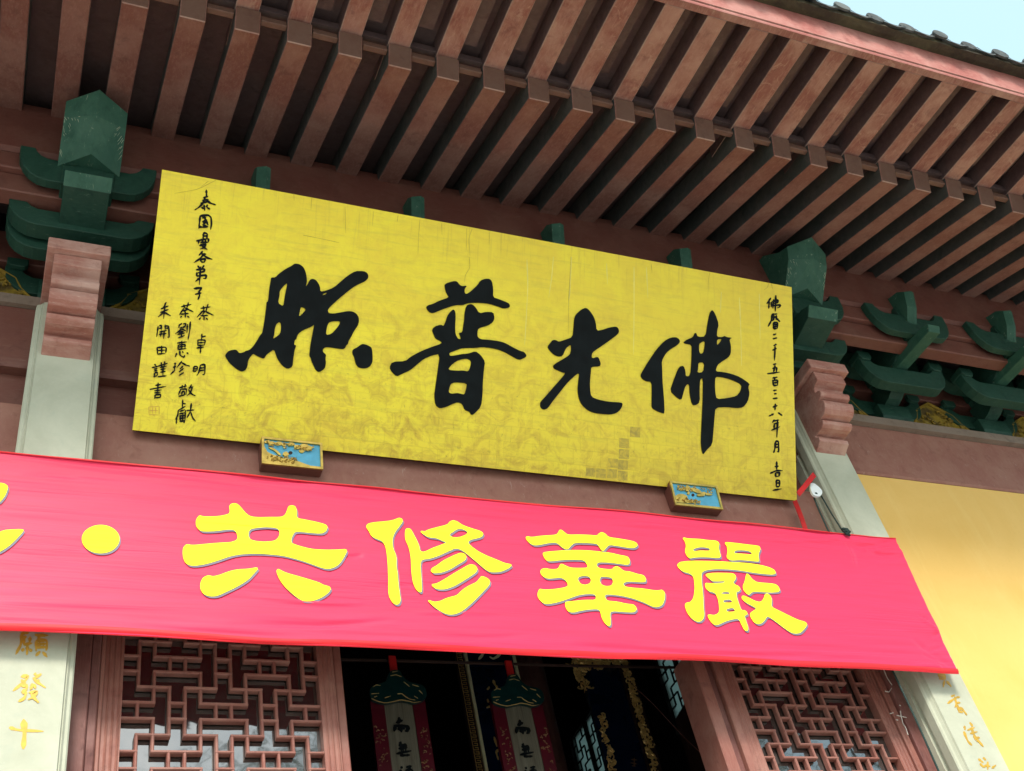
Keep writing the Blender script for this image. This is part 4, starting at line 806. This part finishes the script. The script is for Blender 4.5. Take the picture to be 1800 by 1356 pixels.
bg_ = [
 [g1(l) for l in [[(265,195),(300,210),(420,208),(500,195),(545,180),(548,150),(540,110),(570,85),(615,88),(650,120),(690,170),(740,208),(820,215),(920,212),(1030,212),(1065,190),(1080,150),(1095,110),(1130,105),(1160,115),(1175,160),(1172,222),(1250,235),(1350,255),(1440,280),(1460,305),(1445,345),(1405,368),(1300,360),(1160,345),(1135,380),(1120,420),(1122,455),(1180,478),(1300,510),(1420,518),(1580,515),(1625,508),(1643,525),(1610,590),(1570,650),(1530,680),(1470,700),(1410,692),(1300,650),(1200,615),(1050,575),(900,560),(760,555),(650,562),(560,578),(440,620),(320,655),(220,670),(160,662),(125,630),(108,570),(112,500),(145,465),(200,478),(330,465),(450,455),(550,452),(610,432),(622,400),(610,355),(580,330),(520,330),(430,345),(300,350),(260,335),(232,295),(232,240)],
  [(750,320),(850,308),(950,310),(1000,322),(1015,360),(1000,405),(965,435),(880,445),(800,440),(740,425),(722,390),(725,345)],
  [(800,682),(812,700),(770,745),(720,800),(640,850),(540,900),(430,950),(360,952),(300,930),(272,880),(275,820),(300,775),(350,755),(390,768),(450,755),(540,720),(620,702),(720,698)],
  [(995,695),(1030,715),(1080,738),(1200,770),(1300,800),(1380,825),(1420,848),(1475,860),(1490,885),(1460,925),(1400,965),(1320,995),(1240,998),(1190,975),(1120,920),(1050,855),(1005,790),(978,720)]]],
 [g2(l) for l in [[(440,132),(475,145),(483,175),(450,220),(400,285),(375,340),(368,400),(378,470),(405,530),(415,590),(410,650),(425,740),(430,850),(445,950),(458,1030),(445,1070),(415,1085),(375,1070),(335,1010),(320,940),(320,800),(318,650),(305,500),(285,425),(245,380),(180,358),(135,330),(110,280),(78,230),(100,195),(180,180),(300,172),(380,158)],
  [(530,245),(570,255),(595,305),(630,370),(660,440),(670,495),(710,508),(800,465),(900,430),(960,405),(920,390),(850,355),(760,348),(715,320),(672,290),(685,275),(720,285),(760,262),(860,235),(970,208),(990,175),(1030,160),(1080,175),(1130,212),(1230,250),(1330,280),(1360,310),(1345,345),(1290,360),(1220,375),(1188,405),(1230,450),(1310,505),(1400,550),(1500,590),(1600,632),(1660,640),(1670,660),(1620,695),(1540,725),(1440,728),(1380,695),(1300,630),(1200,545),(1130,490),(1060,465),(980,500),(880,545),(780,580),(685,590),(675,650),(680,750),(688,900),(685,945),(665,955),(625,925),(590,850),(575,740),(570,560),(545,450),(510,380),(503,310),(510,260)],
  [(1080,255),(1140,260),(1185,290),(1175,320),(1090,350),(1010,345),(988,318),(1030,290)],
  [(1115,515),(1155,525),(1178,560),(1160,600),(1080,645),(990,700),(900,735),(815,742),(782,715),(800,680),(840,660),(920,600),(1010,555),(1070,530)],
  [(1220,640),(1270,650),(1300,690),(1280,730),(1210,780),(1130,830),(1040,885),(940,920),(850,918),(805,890),(790,862),(850,855),(960,790),(1080,715),(1180,655)],
  [(1335,770),(1390,785),(1435,820),(1425,870),(1340,960),(1220,1080),(1120,1160),(1040,1192),(960,1190),(880,1150),(810,1100),(750,1040),(770,1035),(820,1055),(890,1045),(960,1010),(1070,985),(1120,930),(1200,875),(1280,840),(1315,800)]]],
 [g3(l) for l in [[(100,218),(150,232),(260,215),(420,208),(450,185),(465,148),(490,145),(530,180),(560,205),(680,202),(800,205),(890,215),(915,185),(945,172),(985,190),(1020,232),(1150,248),(1300,275),(1345,300),(1350,330),(1310,355),(1230,348),(1120,330),(1030,318),(1000,345),(965,388),(940,376),(915,340),(890,305),(780,298),(640,295),(600,325),(570,362),(540,368),(490,340),(435,292),(340,298),(250,318),(180,325),(120,295),(80,240)],
  [(290,400),(400,388),(520,378),(640,374),(780,377),(920,390),(1050,405),(1150,430),(1240,445),(1262,480),(1265,520),(1240,542),(1150,530),(1020,515),(905,512),(885,540),(905,582),(1060,598),(1080,570),(1115,555),(1150,575),(1195,615),(1260,618),(1340,645),(1420,660),(1445,700),(1440,740),(1350,738),(1240,730),(1185,750),(1200,785),(1260,800),(1400,810),(1540,832),(1590,832),(1625,822),(1658,855),(1655,930),(1630,1000),(1570,1025),(1510,1015),(1420,970),(1300,925),(1150,890),(985,875),(980,910),(1005,950),(1120,958),(1230,985),(1300,990),(1330,1015),(1342,1050),(1310,1080),(1200,1075),(1045,1062),(1040,1120),(1050,1180),(1045,1225),(1025,1238),(980,1200),(945,1140),(930,1070),(905,1042),(800,1045),(700,1062),(620,1082),(565,1070),(535,1020),(528,965),(560,958),(640,950),(760,938),(870,940),(882,910),(865,875),(780,872),(680,885),(560,930),(440,970),(320,990),(270,970),(225,920),(215,870),(240,812),(280,825),(400,820),(510,802),(562,785),(560,750),(530,710),(480,685),(400,695),(330,698),(280,675),(248,630),(260,590),(310,580),(370,595),(450,590),(470,545),(490,530),(530,550),(590,578),(700,580),(785,578),(780,540),(745,490),(640,485),(500,488),(340,508),(300,475),(275,420)],
  [(680,680),(740,668),(800,675),(825,710),(815,750),(760,770),(710,760),(675,715)], [(930,675),(1000,680),(1060,690),(1075,740),(1050,780),(990,785),(940,765),(922,725)]]],
 [g4(l) for l in [[(205,140),(250,155),(380,158),(500,175),(580,178),(620,205),(612,260),(625,320),(638,370),(600,382),(500,372),(400,370),(320,375),(275,388),(235,350),(218,300),(232,240),(215,185),(190,155)], [(330,268),(400,252),(480,260),(512,275),(500,298),(400,292),(340,302),(308,290)],
  [(690,195),(800,205),(920,220),(1030,232),(1085,240),(1102,275),(1078,320),(1075,370),(1085,410),(1070,422),(980,412),(860,402),(770,410),(720,395),(700,365),(715,310),(710,250),(680,210)], [(810,290),(900,288),(970,300),(998,325),(990,342),(890,330),(800,328),(790,312)],
  [(180,420),(300,412),(420,414),(600,418),(780,428),(950,438),(1100,460),(1210,490),(1265,520),(1278,560),(1240,572),(1140,565),(1020,550),(880,525),(740,510),(600,505),(480,515),(420,540),(410,580),(415,660),(430,800),(435,950),(445,1020),(440,1080),(400,1118),(350,1115),(290,1075),(240,1010),(215,930),(230,900),(280,895),(315,850),(332,760),(330,660),(315,590),(270,555),(200,540),(150,500),(128,460),(145,435)],
  [(470,560),(560,550),(700,552),(780,555),(812,580),(812,620),(780,660),(800,685),(850,705),(868,740),(850,765),(815,775),(820,830),(850,920),(875,985),(920,985),(950,1020),(940,1042),(910,1048),(930,1110),(958,1190),(950,1228),(910,1220),(880,1160),(845,1085),(780,1090),(690,1115),(620,1150),(570,1162),(530,1130),(495,1080),(480,1040),(510,1035),(560,1045),(610,1020),(620,980),(610,880),(580,800),(550,778),(490,765),(455,720),(455,665),(500,672),(580,672),(680,665),(680,648),(620,650),(540,650),(500,620),(458,580)],
  [(640,785),(690,770),(735,778),(740,802),(650,798)], [(665,870),(740,858),(770,885),(760,900),(665,898)], [(700,970),(780,955),(805,990),(790,1002),(710,1005)],
  [(935,550),(970,580),(1010,630),(1060,662),(1160,668),(1270,678),(1310,710),(1328,755),(1300,775),(1200,778),(1040,768),(1000,775),(965,810),(935,795),(900,750),(892,700),(915,650)],
  [(900,815),(960,840),(1040,880),(1095,892),(1130,860),(1150,795),(1185,790),(1220,825),(1232,880),(1220,945),(1300,985),(1420,1045),(1540,1100),(1620,1120),(1642,1150),(1620,1190),(1570,1245),(1520,1258),(1460,1250),(1390,1205),(1300,1135),(1180,1048),(1150,1100),(1110,1140),(1060,1148),(1015,1120),(975,1050),(980,1015),(1010,995),(1055,968),(1000,935),(930,900),(880,855),(878,825)]]],
 [[(176.6 + 33.5 * math.cos(a), 949.5 + 25.3 * math.sin(a)) for a in [2 * math.pi * k / 20 for k in range(20)]]],
 [[(-6, 934), (40, 931), (42, 935), (20, 959), (0, 972), (-8, 974)]], [[(-8, 850), (8, 852), (15, 858), (8, 876), (-6, 890)]]]
def drape(o):
    for v in o.data.vertices:
        p = v.co + base(o); t = (p.z - BB) / (BT - BB); v.co.y += disp(p.x, t) * .9 - .0015
for lp_ in bg_:
    drape(CS.filled('printed_shadow', [[(x + 2.6, y + 3.0) for x, y in l] for l in lp_], 'bshadow', ban, .0030, .0034, it=2))
    drape(CS.filled('printed_character', lp_, 'byellow', ban, .0048, .0052, it=2))

# ------------------------------------------------------------------ pillar inscriptions (sunk and gilded)
PS = Sheet((0, 4.9, 0), (1, 0, 0), (0, 0, 1)); pi_ = zc(0, 1100, 5.296); pr_ = zc(1540, 1150, 6.58)
for ch in [[[(200,75),(270,68)],[(205,75),(195,180),(145,270)],[(215,110),(250,105)],[(225,115),(220,180)],[(225,180),(300,165)],[(280,110),(275,170)],[(255,190),(250,275)],[(220,220),(200,240)],[(275,225),(300,240)],[(330,90),(450,95)],[(370,100),(350,130)],[(340,140),(335,240)],[(340,140),(440,135),(430,235)],[(345,175),(430,170)],[(345,205),(430,200)],[(370,245),(330,285)],[(400,250),(440,295)]],
           [[(200,475),(265,470),(230,520),(120,610)],[(200,510),(240,540)],[(320,455),(340,450)],[(380,455),(310,495)],[(310,490),(350,530),(425,580)],[(350,520),(365,505)],[(200,560),(250,560),(245,600),(205,610)],[(205,620),(245,625),(225,680),(170,710)],[(290,555),(320,555),(330,590)],[(300,560),(280,600)],[(275,625),(345,615),(310,670),(260,690)],[(290,640),(330,690),(360,720)]]]:
    PS.strokes('gilt_inscription', [pi_(s_) for s_ in ch], 31 / 5.296, 'goldink', pil[0], .0012, .0002)
PS.strokes('gilt_inscription', [{'p': pi_([(220,885),(230,1000),(215,1150)]), 'w': 10.5}, {'p': pi_([(90,950),(170,975),(405,985)]), 'w': 5.6}], 8, 'goldink', pil[0], .0012, .0002)
for ch in [[[(720,225),(745,300)],[(720,225),(790,235),(800,300)],[(735,255),(790,262)],[(745,285),(800,290)],[(790,310),(775,385)],[(815,315),(870,380)]],
           [[(870,490),(910,475)],[(830,570),(930,500),(970,500)],[(910,500),(930,590),(910,620)],[(930,565),(975,565)],[(940,590),(960,680)],[(960,620),(1000,640),(1050,710)],[(960,640),(990,645)],[(970,670),(1005,675)]],
           [[(1020,835),(1030,880)],[(1015,900),(1060,1010),(1110,1060)],[(1085,795),(1120,840)],[(1060,880),(1140,850)],[(1100,850),(1130,930)],[(1090,920),(1170,900)],[(1130,930),(1150,1000)],[(1130,965),(1200,970)],[(1160,980),(1240,1075)],[(1165,1010),(1195,1005)]],
           [[(1185,1215),(1240,1260)],[(1240,1200),(1270,1230)],[(1205,1270),(1240,1310),(1300,1270)],[(1290,1250),(1290,1340)],[(1270,1290),(1320,1300)],[(1340,1320),(1385,1285)]]]:
    PS.strokes('gilt_inscription', [pr_(s_) for s_ in ch], 27 / 6.58, 'goldink', pil[1], .0012, .0002)

# ------------------------------------------------------------------ pulley, ropes, red strap
P = lambda x, y, Y: at_y(x, y, Y)
st = thing('red_strap', 'red cloth strap tied round the right edge of the yellow board beside the pillar', 'strap', P(1403, 878, 4.93))
def ribbon(pts, wx, wz, y0, name, mat, parent, th=.004):
    mb = MB()
    L = [P(x - wx, y - wz, y0) for x, y in pts]; Q = [P(x + wx, y + wz, y0) for x, y in pts]; n = len(pts)
    vs = L + Q + [v + Vector((0, th, 0)) for v in L] + [v + Vector((0, th, 0)) for v in Q]; fs = []
    for i in range(n - 1): fs += [(i, i + 1, n + i + 1, n + i), (2 * n + i, 2 * n + i + 1, 3 * n + i + 1, 3 * n + i), (i, i + 1, 2 * n + i + 1, 2 * n + i), (n + i, n + i + 1, 3 * n + i + 1, 3 * n + i)]
    return mb.poly(vs, fs).done(name, mat, parent)
ribbon([(1432, 834), (1426, 841), (1414, 856), (1403, 869)], 2.8, 4.0, 4.80, 'strap_end', 'red', st)
ribbon([(1397, 880), (1402, 892), (1409, 910), (1416, 930), (1426, 955)], 3.4, -1.5, 4.96, 'strap_tail', 'red', st)
pl = thing('rope_pulley', 'small white pulley with two dark ropes hanging beside the right pillar', 'pulley', P(1433, 862, 4.85))
PL = Sheet((0, 4.84, 0), (1, 0, 0), (0, 0, 1))
z7 = zc(1380, 780, 7.53)
PL.filled('pulley_cheek', [z7([(345,535),(372,545),(440,600),(475,640),(478,680),(455,712),(410,722),(360,700),(325,640),(318,580),(325,545)])], 'white', pl, 0, .016, it=2)
MB().tube([P(1425.5, 846, 4.835), P(1427, 851, 4.83)], .006, 8).done('pulley_hook', 'edge', pl)
MB().tube([P(1434, 868, 4.828), P(1434.8, 868.6, 4.824)], .010, 10).done('axle', 'rope', pl)
rp = thing('banner_rope', 'dark green rope from the pulley down behind the banner along the right pillar', 'rope', P(1485, 936, 4.85))
MB().tube([P(1431, 876, 4.86), P(1440, 898, 4.86), P(1450, 920, 4.86), P(1459, 940, 4.86), P(1500, 1030, 4.865), P(1567, 1175, 4.87), P(1610, 1265, 4.87), P(1651, 1358, 4.87), P(1700, 1466, 4.87)], .0062, 7).done('rope_strand', 'rope', rp)
MB().tube([P(1443, 871, 4.855), P(1461, 902, 4.85), P(1480, 932, 4.83)], .0055, 7).done('rope_strand', 'rope', rp)
MB().tube([P(1478, 931, 4.80), P(1482, 929.5, 4.79), P(1489, 931, 4.785), P(1493, 936, 4.785), P(1493, 941, 4.785), P(1487, 938, 4.78), P(1482, 934, 4.78), P(1488, 933, 4.775), P(1494, 942, 4.78)], [.006, .009, .011, .011, .009, .011, .010, .010, .006], 8).done('knot', 'rope', rp, smooth=True)

# ------------------------------------------------------------------ things hanging in the dark doorway
rd = thing('hanging_rod', 'thin dark rod strung across the top of the dark doorway', 'rod', (2.5, 5.82, 3.93))
MB().tube([(1.2, 5.82, 3.86), (2.2, 5.82, 3.885), (3.4, 5.82, 3.90), (4.6, 5.82, 3.93)], .010, 6).done('rod', 'edge', rd)
def hang(cx, lab):
    o = thing('hanging_plaque', lab, 'hanging plaque', (cx, 5.8, 2.0), 'dedication plaques hanging in the doorway')
    Z = 3.585; D = 5.79
    MB().box(cx - .17, cx - .088, D, D + .03, 1.6, Z + .03).done('red_side_panel', 'plaquered', o); MB().box(cx + .087, cx + .165, D, D + .03, 1.6, Z + .03).done('red_side_panel', 'plaquered', o)
    MB().box(cx - .087, cx + .086, D + .006, D + .03, 1.6, Z + .03).done('name_panel', 'ivory', o)
    rnd = random.Random(int(cx * 10))
    for sx in (-.128, .128):
        mb = MB()
        for k in range(34):
            z = Z - .16 - rnd.random() * .42; x = cx + sx + rnd.uniform(-.026, .026); a = rnd.uniform(0, 3.1); r_ = rnd.uniform(.004, .010)
            mb.tube([(x, D - .002, z), (x + r_ * math.cos(a), D - .006, z + r_ * math.sin(a)), (x + 2 * r_ * math.cos(a + .6), D - .002, z + 2 * r_ * math.sin(a + .6))], r_ * .42, 5)
        mb.done('gilt_flower_relief', 'lotus', o)
    zz = zc(600, 1130, 6); HS = Sheet((0, D - .0, 0), (1, 0, 0), (0, 0, 1)); off = cx - 2.168
    can = [(500,330),(560,318),(605,328),(640,400),(700,450),(790,465),(860,490),(885,560),(875,625),(820,655),(745,668),(690,650),(610,638),(540,655),(450,672),(370,655),(300,625),(280,560),(300,490),(380,470),(455,440),(480,370)]
    cn = HS.filled('canopy', [zz(can)], 'canopy', o, .008, .035, it=2)
    gl = HS.strokes('gilt_edge_line', [zz(l) for l in [[(500,385),(560,372),(620,395)],[(520,345),(580,335)],[(300,625),(370,655),(450,672),(540,655),(610,636),(690,650),(745,668),(820,655)],[(575,575),(620,572),(650,600),(700,630),(760,640)],[(320,500),(350,480),(395,488)],[(300,575),(380,570)],[(330,610),(360,600)],[(750,600),(790,625)],[(640,450),(700,500)],[(730,480),(800,500)],[(800,540),(840,580)],[(440,620),(500,600)]]], 1.1, 'gold_in', o, .036, .0003)
    ct = HS.strokes('brush_character', [zz(l) for l in [[(585,840),(650,815)],[(610,790),(615,850)],[(560,915),(580,870),(700,880),(700,930),(670,930)],[(600,875),(625,895)],[(650,870),(630,900)],[(600,910),(670,905)],[(635,880),(635,945)],[(700,878),(700,930)],[(566,872),(558,938)],[(566,874),(710,886)],[(708,884),(702,940)]]], 6.0, 'ink', o, -.002)
    ct2 = HS.strokes('brush_character', [zz(l) for l in [[(630,1045),(610,1090)],[(620,1080),(690,1070)],[(610,1115),(700,1105)],[(625,1080),(640,1150)],[(650,1075),(655,1145)],[(680,1070),(680,1140)],[(585,1170),(740,1140)],[(625,1190),(725,1185)]]], 4.8, 'ink', o, -.002)
    ct3 = HS.strokes('brush_character', [zz(l) for l in [[(630,1310),(650,1320)],[(620,1345),(640,1355)],[(690,1310),(745,1300)],[(720,1300),(720,1350)],[(680,1345),(750,1335)],[(690,1350),(685,1420)],[(750,1345),(750,1420)],[(690,1375),(745,1370)],[(690,1395),(745,1392)],[(640,1380),(620,1410)]]], 4.8, 'ink', o, -.002)
    for q in (cn, gl, ct, ct2, ct3):
        for v in q.data.vertices: v.co.x += off
    MB().box(cx - .022, cx + .022, D + .002, D + .016, 3.79, 3.90).done('red_hanger', 'red', o)
hang(2.168, 'left hanging plaque, red borders and a green canopy, beside the left door'); hang(2.925, 'right hanging plaque, red borders and a green canopy, in front of the dark couplet board')
# the couplet board on the inner column
cp = thing('couplet_board', 'dark navy couplet board with gold key-pattern edge and gold characters behind the plaques', 'couplet board', (3.62, 7.5, 3))
MB().box(3.43, 3.83, 7.50, 7.55, 1.0, 6.0).done('board_face', 'navy', cp)
MB().box(3.335, 3.405, 7.50, 7.54, 1.0, 6.0).done('key_border', 'edge', cp); MB().box(3.406, 3.43, 7.48, 7.53, 1.0, 6.0).done('gilt_rail', 'rail', cp); MB().box(3.83, 3.85, 7.48, 7.53, 1.0, 6.0).done('gilt_rail', 'rail', cp)
kb = MB()
for k in range(64):
    z = 3.2 + k * .035
    kb.box(3.345, 3.350, 7.494, 7.499, z, z + .030); kb.box(3.3505, 3.385, 7.494, 7.499, z, z + .004); kb.box(3.3855, 3.390, 7.494, 7.499, z, z + .022); kb.box(3.362, 3.385, 7.4935, 7.4985, z + .018, z + .022)
kb.done('key_fret', 'gold_in', cp)
KS = Sheet((0, 7.49, 0), (1, 0, 0), (0, 0, 1)); zk = zc(600, 1130, 6)
KS.strokes('gilt_character', [zk(l) for l in [[(1420,90),(1470,70)],[(1520,60),(1490,130),(1445,180)],[(1480,110),(1500,120)],[(1570,80),(1600,60),(1670,90),(1660,140),(1600,175),(1560,150)],[(1560,60),(1640,70)]]], 5.5, 'rail', cp, .004)
KS.strokes('gilt_character', [zk(l) for l in [[(1600,400),(1620,450),(1650,475)],[(1560,470),(1535,500)],[(1540,600),(1550,640)],[(1535,690),(1575,670)],[(1610,1000),(1640,1100)],[(1650,1130),(1630,1160),(1655,1240)]]], 4.2, 'gold_in', cp, .004)
# dragon-framed board further right
dg = thing('dragon_framed_board', 'dark board in a gilt openwork frame with a carved dragon head at its top', 'carved board', (4.35, 7.0, 3))
MB().box(4.14, 4.47, 7.0, 7.04, 1.0, 4.74).done('board_face', 'navy', dg)
MB().box(4.465, 4.475, 6.97, 7.03, 1.0, 4.8).done('frame_rail', 'edge', dg); MB().box(4.56, 4.57, 6.97, 7.03, 1.0, 4.8).done('frame_rail', 'edge', dg)
mb = MB(); rr = random.Random(11)
def curl(mb, x, y, z, r_, th, rr):
    t0 = rr.uniform(0, 6.3); s_ = rr.choice((-1, 1)); mb.tube([(x + r_ * (1 - .11 * j) * math.cos(t0 + s_ * j * .75), y - .01 * math.sin(j), z + r_ * (1 - .11 * j) * math.sin(t0 + s_ * j * .75)) for j in range(7)], [th * (1 - .08 * j) for j in range(7)], 5)
for k in range(150): curl(mb, rr.uniform(4.49, 4.545), 6.98, rr.uniform(3.3, 4.75), rr.uniform(.014, .030), .009, rr)
mb.done('openwork_border', 'gold_in', dg)
mb = MB()
for k in range(270):
    u, v = rr.random(), rr.random(); x = 4.06 + .44 * u; zt = 4.90 - .04 * u; zb = 4.50 + .15 * min(1, u * 1.6); curl(mb, x, 6.96, zb + (zt - zb) * v + .05, rr.uniform(.016, .036), .011, rr)
for k in range(26): curl(mb, rr.uniform(4.06, 4.16), 6.96, rr.uniform(4.46, 4.72), rr.uniform(.014, .03), .008, rr)
for a in ((4.02, 4.83, 4.07, 4.72), (3.98, 4.68, 4.07, 4.62), (4.08, 4.42, 4.10, 4.56), (4.05, 4.50, 4.09, 4.60)): mb.tube([(a[0], 6.95, a[1]), ((a[0] + a[2]) / 2 + .01, 6.94, (a[1] + a[3]) / 2), (a[2], 6.95, a[3])], [.002, .008, .012], 6)
mb.done('dragon_carving', 'gold_in', dg)
DS = Sheet((0, 6.995, 0), (1, 0, 0), (0, 0, 1)); zd = zc(830, 1130, 4.865)
for (xa, ya, xb, yb) in ((1085, 625, 1150, 740), (1095, 745, 1160, 880), (1155, 900, 1210, 985), (1150, 990, 1235, 1090)):
    mb = MB(); a_ = on_plane(*zd([(xa, ya)])[0], DS.p0, DS.n); b_ = on_plane(*zd([(xb, yb)])[0], DS.p0, DS.n)
    for k in range(15): curl(mb, rr.uniform(min(a_.x, b_.x), max(a_.x, b_.x)), 6.99, rr.uniform(min(a_.z, b_.z), max(a_.z, b_.z)), rr.uniform(.010, .024), .0075, rr)
    mb.done('gilt_emblem', 'gold_in', dg)['kind'] = 'stuff'
DS.strokes('small_gilt_character', [zd(l) for l in [[(1360,1000),(1410,1005)],[(1385,990),(1385,1060)],[(1355,1030),(1410,1040)],[(1365,1055),(1400,1060)]]], 2.4, 'lotus', dg, .004)
MB().prism_z([(4.34 + .17 * math.cos(2 * math.pi * k / 20), 8.3 + .17 * math.sin(2 * math.pi * k / 20)) for k in range(20)], GZ + .15, 8.5).done('inner_column', 'post', hall, smooth=False)
bk = thing('name_tablet', 'dark tablet with a stepped top, half hidden behind the right door post', 'tablet', (5.1, 7.0, 3))
MB().prism_y([(4.875, 1.0), (4.875, 4.28), (5.02, 4.44), (5.05, 4.45), (5.25, 4.38), (5.25, 1.0)], 7.0, 7.06).done('tablet_face', 'edge', bk)
wr = thing('slack_wire', 'thin slack wire slanting across the dark doorway', 'wire', P(1180, 1270, 6.2))
MB().tube([P(1113, 1205, 6.2), P(1150, 1240, 6.2), P(1200, 1294, 6.2), P(1262, 1352, 6.2)], .0022, 4).done('wire', 'post', wr)
# cobwebs and torn paper stuck on the right door post and stile
cwb = thing('torn_cobweb', 'pale torn cobweb stuck to the post right of the right door', 'cobweb', P(1583, 1262, 5.08)); mb = MB()
zz = zc(1540, 1150, 6.58)
for l in [[(240,710),(290,720),(350,735)],[(290,725),(310,800),(345,860),(370,935)],[(160,690),(200,680)],[(90,185),(130,280),(185,360)],[(105,430),(150,440),(180,395)],[(270,590),(285,600)],[(230,760),(255,765)],[(280,660),(290,720)]]:
    mb.tube([P(x, y, 5.075) for x, y in zz(l)], [.004] * 1 + [.003] * (len(l) - 1), 5)
mb.done('web_strands', 'cobweb', cwb)

# ------------------------------------------------------------------ courtyard trees mirrored in the panes
def tree(x, y, h, r_, seed, lab):
    rr = random.Random(seed); t = thing('courtyard_tree', lab, 'tree', (x, y, GZ), 'broadleaf trees across the courtyard')
    mb = MB(); mb.tube([(x, y, GZ), (x + .1, y, GZ + h * .3), (x - .05, y + .1, GZ + h * .62)], [.28, .2, .13], 9)
    tips = []
    for k in range(8):
        a = k * .8 + rr.random(); e = Vector((x + math.cos(a) * r_ * .7, y + math.sin(a) * r_ * .7, GZ + h * rr.uniform(.55, .9))); tips.append(e)
        mb.tube([(x, y, GZ + h * rr.uniform(.35, .55)), ((x + e.x) / 2, (y + e.y) / 2, (GZ + h * .5 + e.z) / 2), e], [.10, .06, .03], 6)
    mb.done('trunk', 'bark', t)
    vs, fs = [], []
    cl = [Vector((x + rr.gauss(0, r_ * .45), y + rr.gauss(0, r_ * .45), GZ + h * rr.uniform(.5, 1))) for _ in range(40)] + tips
    for k in range(9000):
        c = rr.choice(cl); p = c + Vector((rr.gauss(0, .42), rr.gauss(0, .42), rr.gauss(0, .32))); s_ = rr.uniform(.05, .12)
        a = Vector((rr.gauss(0, 1), rr.gauss(0, 1), rr.gauss(0, .6))).normalized() * s_; b2 = a.cross(Vector((rr.gauss(0, 1), rr.gauss(0, 1), rr.gauss(0, 1)))).normalized() * s_ * .5
        n = len(vs); vs += [p - a, p + b2, p + a, p - b2]; fs.append((n, n + 1, n + 2, n + 3))
    me = bpy.data.meshes.new('crown'); me.from_pydata([tuple(v - Vector((x, y, GZ))) for v in vs], [], fs); o = link('crown', me, 'leaf', t)
tree(4.6, -11, 13.6, 2.5, 1, 'broadleaf tree across the courtyard, mirrored in the left door panes')
tree(17.0, -11, 13.2, 2.8, 2, 'broadleaf tree across the courtyard mirrored in the right door panes')

for o in S.objects:
    if o.name.split('.')[0] in ('pale_run', 'dark_run', 'gilt_flower_relief', 'scroll_relief', 'openwork_border', 'dragon_carving', 'key_fret', 'window_lattice', 'web_strands', 'gilt_edge_line', 'eave_mortar', 'red_seal_mark', 'crown'): o['kind'] = 'stuff'
# ------------------------------------------------------------------ lift everything from eye level to the ground
for o in S.objects:
    if o.parent is None: o.location.z += EYE
cam.location.z = EYE
